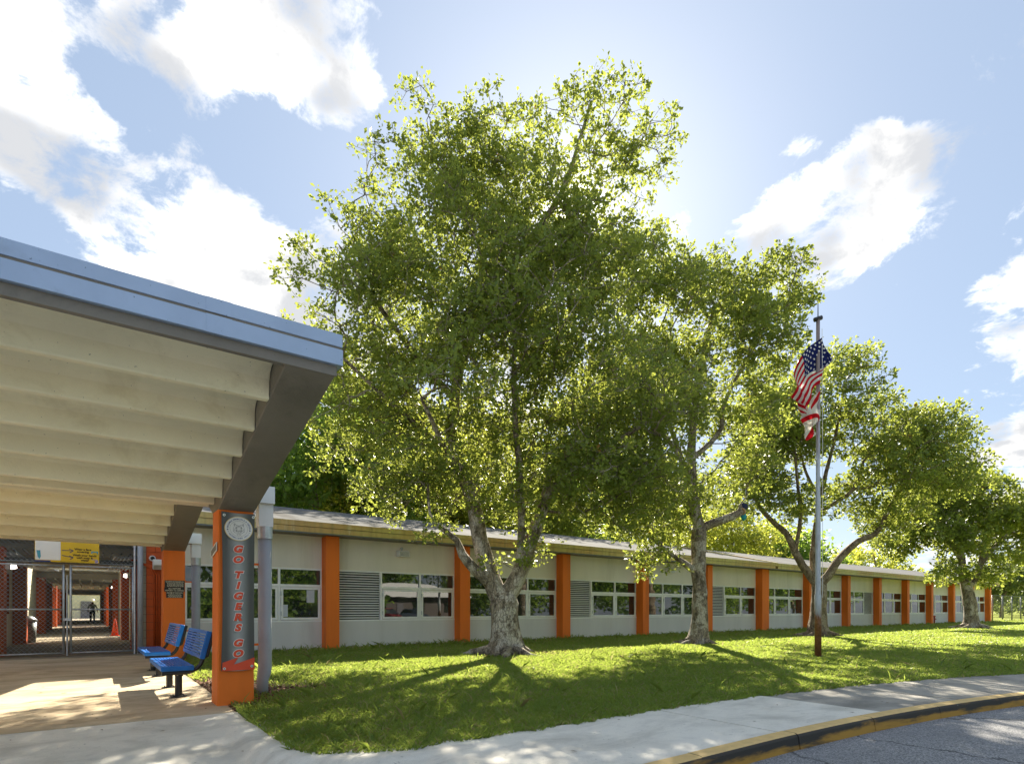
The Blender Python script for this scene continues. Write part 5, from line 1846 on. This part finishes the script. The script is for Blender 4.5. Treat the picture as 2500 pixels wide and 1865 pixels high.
def simple_tree(base, h, rx, rb, seed, leaf, label, group, n=260, per=42, size=0.28, clump=0.95, low=0.28, name='background_tree', bark='bark_dark'):
    limbs = [[(0, 0, 0, h * .026), (0.1, h * .12, 0, h * .021), (0.0, h * .28, 0, h * .019)],
             [(0, h * .26, 0, h * .015), (-.35 * rx, h * .5, 0, h * .010), (-.55 * rx, h * .75, 0, h * .005)],
             [(0, h * .26, 0, h * .015), (.3 * rx, h * .48, .2 * rb, h * .010), (.5 * rx, h * .72, .2 * rb, h * .005)],
             [(0, h * .27, 0, h * .014), (0.05 * rx, h * .55, -.3 * rb, h * .010), (.0, h * .85, -.3 * rb, h * .004)]]
    rr = random.Random(seed)
    lob = [(0, h * .66, 0, rx * .75, h * .30, rb * .75)]
    for k in range(6):
        a = k / 6 * 2 * math.pi + rr.random()
        zz = h * (low + .16 + .42 * rr.random())
        lob.append((math.cos(a) * rx * .55, zz, math.sin(a) * rb * .55, rx * .45, h * .17, rb * .45))
    return tree(name, label, base, limbs, lob, n, per, size, seed, clump, leaf, bark, 0.4, group, twigs=6, twigwood=False, tuft=1.5)


GB = 'trees growing behind the classroom building'
behind = [  # picture x aims, depth, height, half width, leaf
    (690, 30.0, 14.5, 6.2, 'leaf_dark', 'dense dark green tree behind the roof next to the canopy'),
    (870, 33.5, 14.5, 6.2, 'leaf_yellow', 'yellow-green tree behind the roof, left of the forked trunk'),
    (1050, 37, 14.0, 6.0, 'leaf_yellow', 'sunlit yellow-green tree behind the forked trunk and roof'),
    (1220, 41, 14.0, 6.0, 'leaf_dark', 'green tree behind the roof, just right of the forked trunk'),
    (1390, 46, 14.0, 6.0, 'leaf_yellow', 'sunlit tree behind the roof between the first two shade trees'),
    (1560, 52, 12.5, 5.8, 'leaf_yellow', 'low sunlit tree behind the roof at the second shade tree'),
    (1690, 58, 10.5, 5.0, 'leaf_dark', 'green tree behind the roof joint left of the flagpole'),
    (1860, 84, 11.5, 9.0, 'leaf_yellow', 'rounded yellow-green tree beyond the roof right of the flagpole'),
]
for i, (px, d, h, rx, lf, lb) in enumerate(behind):
    u = px * 1.1292 - 1250
    lat = u / 1405 * d
    simple_tree((FX * d + RX * lat, FY * d + RY * lat, -0.05), h, rx, rx, 100 + i, lf, lb, GB, n=950 if d < 42 else 650 if d < 55 else 260, size=0.23 if d < 55 else 0.40, clump=1.0 if d < 55 else 1.3, low=0.10)
GR = 'far trees past the end of the building'
for i, (px, d, h, rx, lb) in enumerate([(2165, 84, 9.5, 4.5, 'dark far tree just past the end of the building'), (2215, 100, 8.0, 5.0, 'pale far tree at the right end of the wire fence'),
                                       (2185, 120, 10.0, 6.0, 'farthest pale tree across the sports field'), (2250, 110, 12.0, 6.0, 'tall far tree at the edge of the sports field')]):
    u = px * 1.1292 - 1250
    lat = u / 1405 * d
    simple_tree((FX * d + RX * lat, FY * d + RY * lat, -0.05), h, rx, rx, 140 + i, 'leaf_far', lb, GR, n=200, size=0.42, clump=1.2, low=0.05)

# ------------------------------------------------------------------ wire fence beyond the building
fx0 = 66.9
fence = tag(empty('wire_fence', (fx0, 16.4, 0)), 'chain link fence running on from the end of the building', 'fence')
for i in range(9):
    part(MB().tube([(fx0 + i * 3.1, 16.4, 0), (fx0 + i * 3.1, 16.4, 2.45)], 0.06, 8), 'post', M['galvanised_dark'], fence, smooth=True)
for z in (0.08, 1.0, 2.42):
    part(MB().tube([(fx0, 16.4, z), (fx0 + 24.8, 16.4, z)], 0.035 if z > 2 else 0.018, 6), 'rail', M['galvanised_dark'], fence, smooth=True)
wm = MB()
wires(wm, fx0, fx0 + 24.8, 0.08, 2.42, 16.38, 0.26, 0.004)
tag(part(wm, 'wire_mesh', M['galvanised_dark'], fence), kind='stuff')

# ------------------------------------------------------------------ across the road: what the windows reflect
GO = 'trees across the road'
across = [(9, -15, 9, 4.5), (17, -18, 11, 5.0), (38, -19, 11, 5.0), (49, -17, 9, 5.5), (60, -20, 11, 6.0), (72, -18, 10, 6.5), (86, -21, 11, 7.0), (102, -20, 11, 7.5), (122, -24, 12, 9.0), (24, -46, 13, 7.0), (37, -47, 13, 7.0), (50, -44, 13, 7.0)]
for i, (x, y, h, rx) in enumerate(across):
    simple_tree((x, y, ROAD_Z), h, rx, rx, 180 + i, 'leaf_dark', 'tree across the road mirrored in the windows, place %s along the row' % ('first second third fourth fifth sixth seventh eighth ninth tenth eleventh twelfth'.split()[i]), GO, n=190, per=30, size=0.50, clump=1.2, low=-0.05)
hs = tag(empty('white_house', (31, -36, ROAD_Z)), 'low pale house across the road, mirrored in the windows', 'house')
MB().box(-10, 10, -4, 4, 0, 2.9).build('wall', M['house_wall'], hs)
MB().add([(-10.8, -4.8, 2.9), (10.8, -4.8, 2.9), (10.8, 4.8, 2.9), (-10.8, 4.8, 2.9), (-6, 0, 4.8), (6, 0, 4.8)], [(0, 1, 5, 4), (1, 2, 5), (2, 3, 4, 5), (3, 0, 4), (3, 2, 1, 0)]).build('roof', M['house_roof'], hs)
for x in (-7, -2.5, 2.5, 7):
    MB().box(x - 0.8, x + 0.8, 4.01, 4.06, 1.0, 2.2).build('window', M['window_glass'], hs)
MB().box(-0.5, 0.5, 4.01, 4.06, 0, 2.1).build('door', M['door_grey'], hs)



def car(x, y, rz, col, label):
    """parked saloon: lofted body, glasshouse, wheels"""
    t = tag(empty('parked_car', (x, y, ROAD_Z)), label, 'car', 'cars parked across the road')
    t.rotation_euler = (0, 0, rz)
    st = [(-2.25, .62, .42, .78), (-2.15, .78, .30, .92), (-1.3, .88, .24, .98), (0, .90, .22, .96), (1.2, .89, .24, .90), (2.0, .80, .28, .78), (2.25, .62, .38, .62)]
    vs, fs = [], []
    for (px, w, z0, z1) in st:
        vs += [(px, -w * .92, z0), (px, -w, (z0 + z1) / 2), (px, -w * .90, z1), (px, w * .90, z1), (px, w, (z0 + z1) / 2), (px, w * .92, z0)]
    for i in range(len(st) - 1):
        for k in range(6):
            fs.append((i * 6 + k, i * 6 + (k + 1) % 6, (i + 1) * 6 + (k + 1) % 6, (i + 1) * 6 + k))
    fs += [(5, 4, 3, 2, 1, 0), tuple(len(vs) - 6 + k for k in range(6))]
    MB().add(vs, fs).build('body', col, t, smooth=True)
    def loft(st, mat, name):
        vs, fs = [], []
        for (px, w, z) in st:
            vs += [(px, -w, z), (px, w, z)]
        n = len(st)
        for i in range(n - 1):
            fs.append((2 * i, 2 * i + 1, 2 * i + 3, 2 * i + 2))
        fs += [tuple(2 * i for i in range(n)), tuple(2 * i + 1 for i in range(n - 1, -1, -1))]
        return MB().add(vs, fs).build(name, mat, t)
    loft([(-1.75, .78, .95), (-.95, .62, 1.40), (.25, .62, 1.42), (1.1, .78, .93)], M['window_glass'], 'glasshouse')
    loft([(-.98, .635, 1.40), (-.9, .60, 1.435), (.2, .60, 1.45), (.30, .635, 1.415)], col, 'roof')
    for sx_ in (-1.35, 1.35):
        for sy_ in (-1, 1):
            w = MB().tube([(sx_, sy_ * .70, .32), (sx_, sy_ * .90, .32)], .32, 16).build('wheel', M['tyre'], t)
            MB().tube([(sx_, sy_ * .895, .32), (sx_, sy_ * .912, .32)], .20, 12).build('rim', M['galvanised'], w)
    for s_ in (-1, 1):
        MB().box(-2.27, -2.16, s_ * .45, s_ * .76, .68, .80).build('tail_light', M['rust_red'], t)
        MB().box(2.10, 2.24, s_ * .45, s_ * .70, .55, .66).build('headlight', M['ink_white'], t)
    MB().box(-2.29, -2.25, -.16, .16, .60, .70).build('number_plate', M['ink_white'], t)


paint('car_red', (0.35, 0.02, 0.02), 0.25, 0.02)
paint('car_silver', (0.45, 0.46, 0.48), 0.25, 0.02)
car(17.0, -22.5, rad(-60), M['car_paint'], 'dark blue saloon parked across the road, mirrored in the window nearest the banner')
car(27.2, -27.5, rad(80), M['car_red'], 'red saloon parked across the road before the pale house')
car(30.4, -27.2, rad(85), M['car_silver'], 'silver saloon parked across the road beside the red one')

# ------------------------------------------------------------------ grass, weeds, mulch
def make_grass():
    R = np.random.default_rng(3)
    V, F, RN = [], [], []
    pts = []
    cell = 0.5
    for ix in range(int((75 - 1.4) / cell)):
        x0 = 1.42 + ix * cell
        for iy in range(int((16.6 - 1.0) / cell)):
            y0 = 1.0 + iy * cell
            cx, cy = x0 + cell / 2, y0 + cell / 2
            if cx > 4.75 * cy + 2 or cy > 16.6:
                continue
            if lawn_sd(cx, cy) < -0.5:
                continue
            d = math.hypot(cx, cy)
            dn = 3600 * min(1.0, (6.0 / d) ** 1.45)
            n = R.poisson(dn * cell * cell)
            if n:
                q = np.empty((n, 3))
                q[:, 0] = x0 + R.random(n) * cell
                q[:, 1] = y0 + R.random(n) * cell
                q[:, 2] = d
                pts.append(q)
    P = np.concatenate(pts)
    # keep to the lawn, thin the bare spots
    sd = np.array([lawn_sd(x, y) for x, y, _ in P])
    sd += 0.03 * np.sin(P[:, 0] * 9) + 0.02 * np.sin(P[:, 0] * 23 + P[:, 1] * 11)
    bare = np.exp(-(((P[:, 0] - 9.6) / 1.9) ** 2 + ((P[:, 1] - 11.9) / 0.55) ** 2)) * 0.85
    bare = np.maximum(bare, np.exp(-(((P[:, 0] - 1.75) / 0.75) ** 2 + ((P[:, 1] - 9.6) / 1.6) ** 2)) * 1.3)
    bare = np.maximum(bare, np.exp(-(((P[:, 0] - 2.3) / 1.0) ** 2 + ((P[:, 1] - 8.9) / 0.5) ** 2)) * 1.0)
    bare = np.maximum(bare, np.exp(-(((P[:, 0] - 4.2) / 2.6) ** 2 + ((P[:, 1] - 16.0) / 0.42) ** 2)) * 1.1)
    for (tx, ty, tr) in ((8.62, 11.9, .85), (16.4, 11.8, .7), (25.2, 12.0, .8), (43.6, 11.6, .9)):
        bare = np.maximum(bare, np.exp(-(((P[:, 0] - tx) / tr) ** 2 + ((P[:, 1] - ty) / (tr * .8)) ** 2)) * 1.1)
    nz = 0.5 + 0.25 * np.sin(P[:, 0] * 2.3 + 1.7 * np.sin(P[:, 1] * 1.9)) + 0.25 * np.sin(P[:, 1] * 3.1 + 1.3 * np.sin(P[:, 0] * 2.7))
    keep = (sd > -0.045) & (R.random(len(P)) > bare) & (R.random(len(P)) > 0.35 * (nz < 0.22)) & (P[:, 1] < 16.62)
    for px in PX[1:]:
        keep &= ~((abs(P[:, 0] - px) < 0.2) & (P[:, 1] > 16.28))
    keep &= ~((P[:, 0] < 1.75) & (P[:, 0] > 1.3) & (P[:, 1] > 7.95) & (P[:, 1] < 8.4))
    P, nz = P[keep], nz[keep]
    n = len(P)
    d = P[:, 2]
    base = np.stack([P[:, 0], P[:, 1], -0.10 * np.clip((15.0 - P[:, 1]) / 10.0, 0, 1) - 0.012], 1)
    hgt = (0.040 + 0.045 * R.random(n)) * (0.9 + 0.2 * nz)
    tall = (R.random(n) < 0.006) | ((P[:, 1] > 15.2) & (R.random(n) < 0.12) & (P[:, 0] > 4))
    hgt = np.where(tall, hgt * (1.6 + 1.3 * R.random(n)), hgt)
    wid = (0.0042 + 0.0030 * R.random(n)) * np.maximum(1, d / 6.5) ** 0.85
    az = R.random(n) * 2 * np.pi
    lean = R.normal(0, 0.75, (n, 2)) * hgt[:, None]
    sx_, sy_ = np.cos(az) * wid, np.sin(az) * wid
    tip = base + np.stack([lean[:, 0], lean[:, 1], hgt], 1)
    mid = base + np.stack([lean[:, 0] * 0.35, lean[:, 1] * 0.35, hgt * 0.62], 1)
    sv = np.stack([sx_, sy_, np.zeros(n)], 1)
    V = np.stack([base - sv * 0.7, base + sv * 0.7, mid + sv, tip, mid - sv], 1).reshape(-1, 3)
    F = (np.arange(n) * 5)[:, None] + np.arange(5)[None]
    rn = np.clip(R.random(n) * 0.96 + 0.02, 0, 1)
    o = np_mesh('grass', V, F, M['grass_blade'], None, {'rnd': rn})
    tag(o, 'thick green lawn grass between the building and the pavement', 'grass', kind='stuff')
    return n


n_grass = make_grass()


def make_mulch():
    R = np.random.default_rng(9)
    n = 9000
    x = 1.42 + np.abs(R.normal(0, 0.55, n))
    y = R.uniform(7.4, 15.5, n)
    x2 = R.uniform(1.9, 3.1, n // 6); y2 = R.normal(8.85, 0.28, n // 6)
    x = np.concatenate([x, x2, R.uniform(7.5, 11.8, 2600)]); y = np.concatenate([y, y2, R.normal(11.9, 0.45, 2600)])
    n = len(x)
    z = -0.10 * np.clip((15.0 - y) / 10.0, 0, 1) - 0.008 + 0.022 * R.random(n)
    C = np.stack([x, y, z], 1)
    keep = ~((x < 1.76) & (y > 7.95) & (y < 8.42))
    C = C[keep]; n = len(C)
    a = R.random(n) * 6.28
    L = 0.012 + 0.03 * R.random(n)
    ax = np.stack([np.cos(a), np.sin(a), R.normal(0, 0.3, n)], 1) * L[:, None]
    sd = np.stack([-np.sin(a), np.cos(a), R.normal(0, 0.4, n)], 1) * (0.004 + 0.008 * R.random(n))[:, None]
    V = np.stack([C - ax - sd, C + ax - sd, C + ax + sd, C - ax + sd], 1).reshape(-1, 3)
    F = np.arange(n * 4).reshape(-1, 4)
    o = np_mesh('mulch', V, F, M['mulch_chip'], None, {'rnd': R.random(n) ** 1.3})
    tag(o, 'brown wood chip mulch beside the entrance pavement', 'mulch', kind='stuff')


make_mulch()


def make_litter():
    """a few dead leaves lying on the concrete"""
    R = random.Random(12)
    b = MB()
    for i in range(734):
        if i >= 34:
            x, y = R.uniform(2.0, 30.0), R.uniform(3.5, 15.8)
            if lawn_sd(x, y) < 0.05:
                continue
            z = gz(y) + R.uniform(0.02, 0.06)
        elif i < 22:
            x, y = R.uniform(-0.6, 1.3), R.uniform(5.2, 12.5)
            z = (apron_z(x, y) if y < 7.45 else gz(y) - 0.008) + 0.004
        else:
            x = R.uniform(2.5, 11)
            y = R.uniform(front_edge(x) + 0.1, back_edge(x) - 0.1)
            z = (apron_z(x, y) if x < 3.5 else PAVE_TOP) + 0.010
        a, L, w_ = R.uniform(0, 6.28), R.uniform(0.018, 0.04), R.uniform(0.006, 0.011)
        c, s = math.cos(a), math.sin(a)
        b.add([(x - c * L, y - s * L, z), (x + s * w_, y - c * w_, z + 0.004), (x + c * L, y + s * L, z + 0.003), (x - s * w_, y + c * w_, z + 0.006)], [(0, 1, 2, 3)])
    o = b.build('leaf_litter', M['dead_leaf'])
    tag(o, 'scattered brown dead leaves lying on concrete and lawn', 'leaf litter', kind='stuff')


make_litter()
print('GRASS', n_grass, 'TRIS', sum(len(o.data.polygons) for o in bpy.data.objects if o.type == 'MESH'))
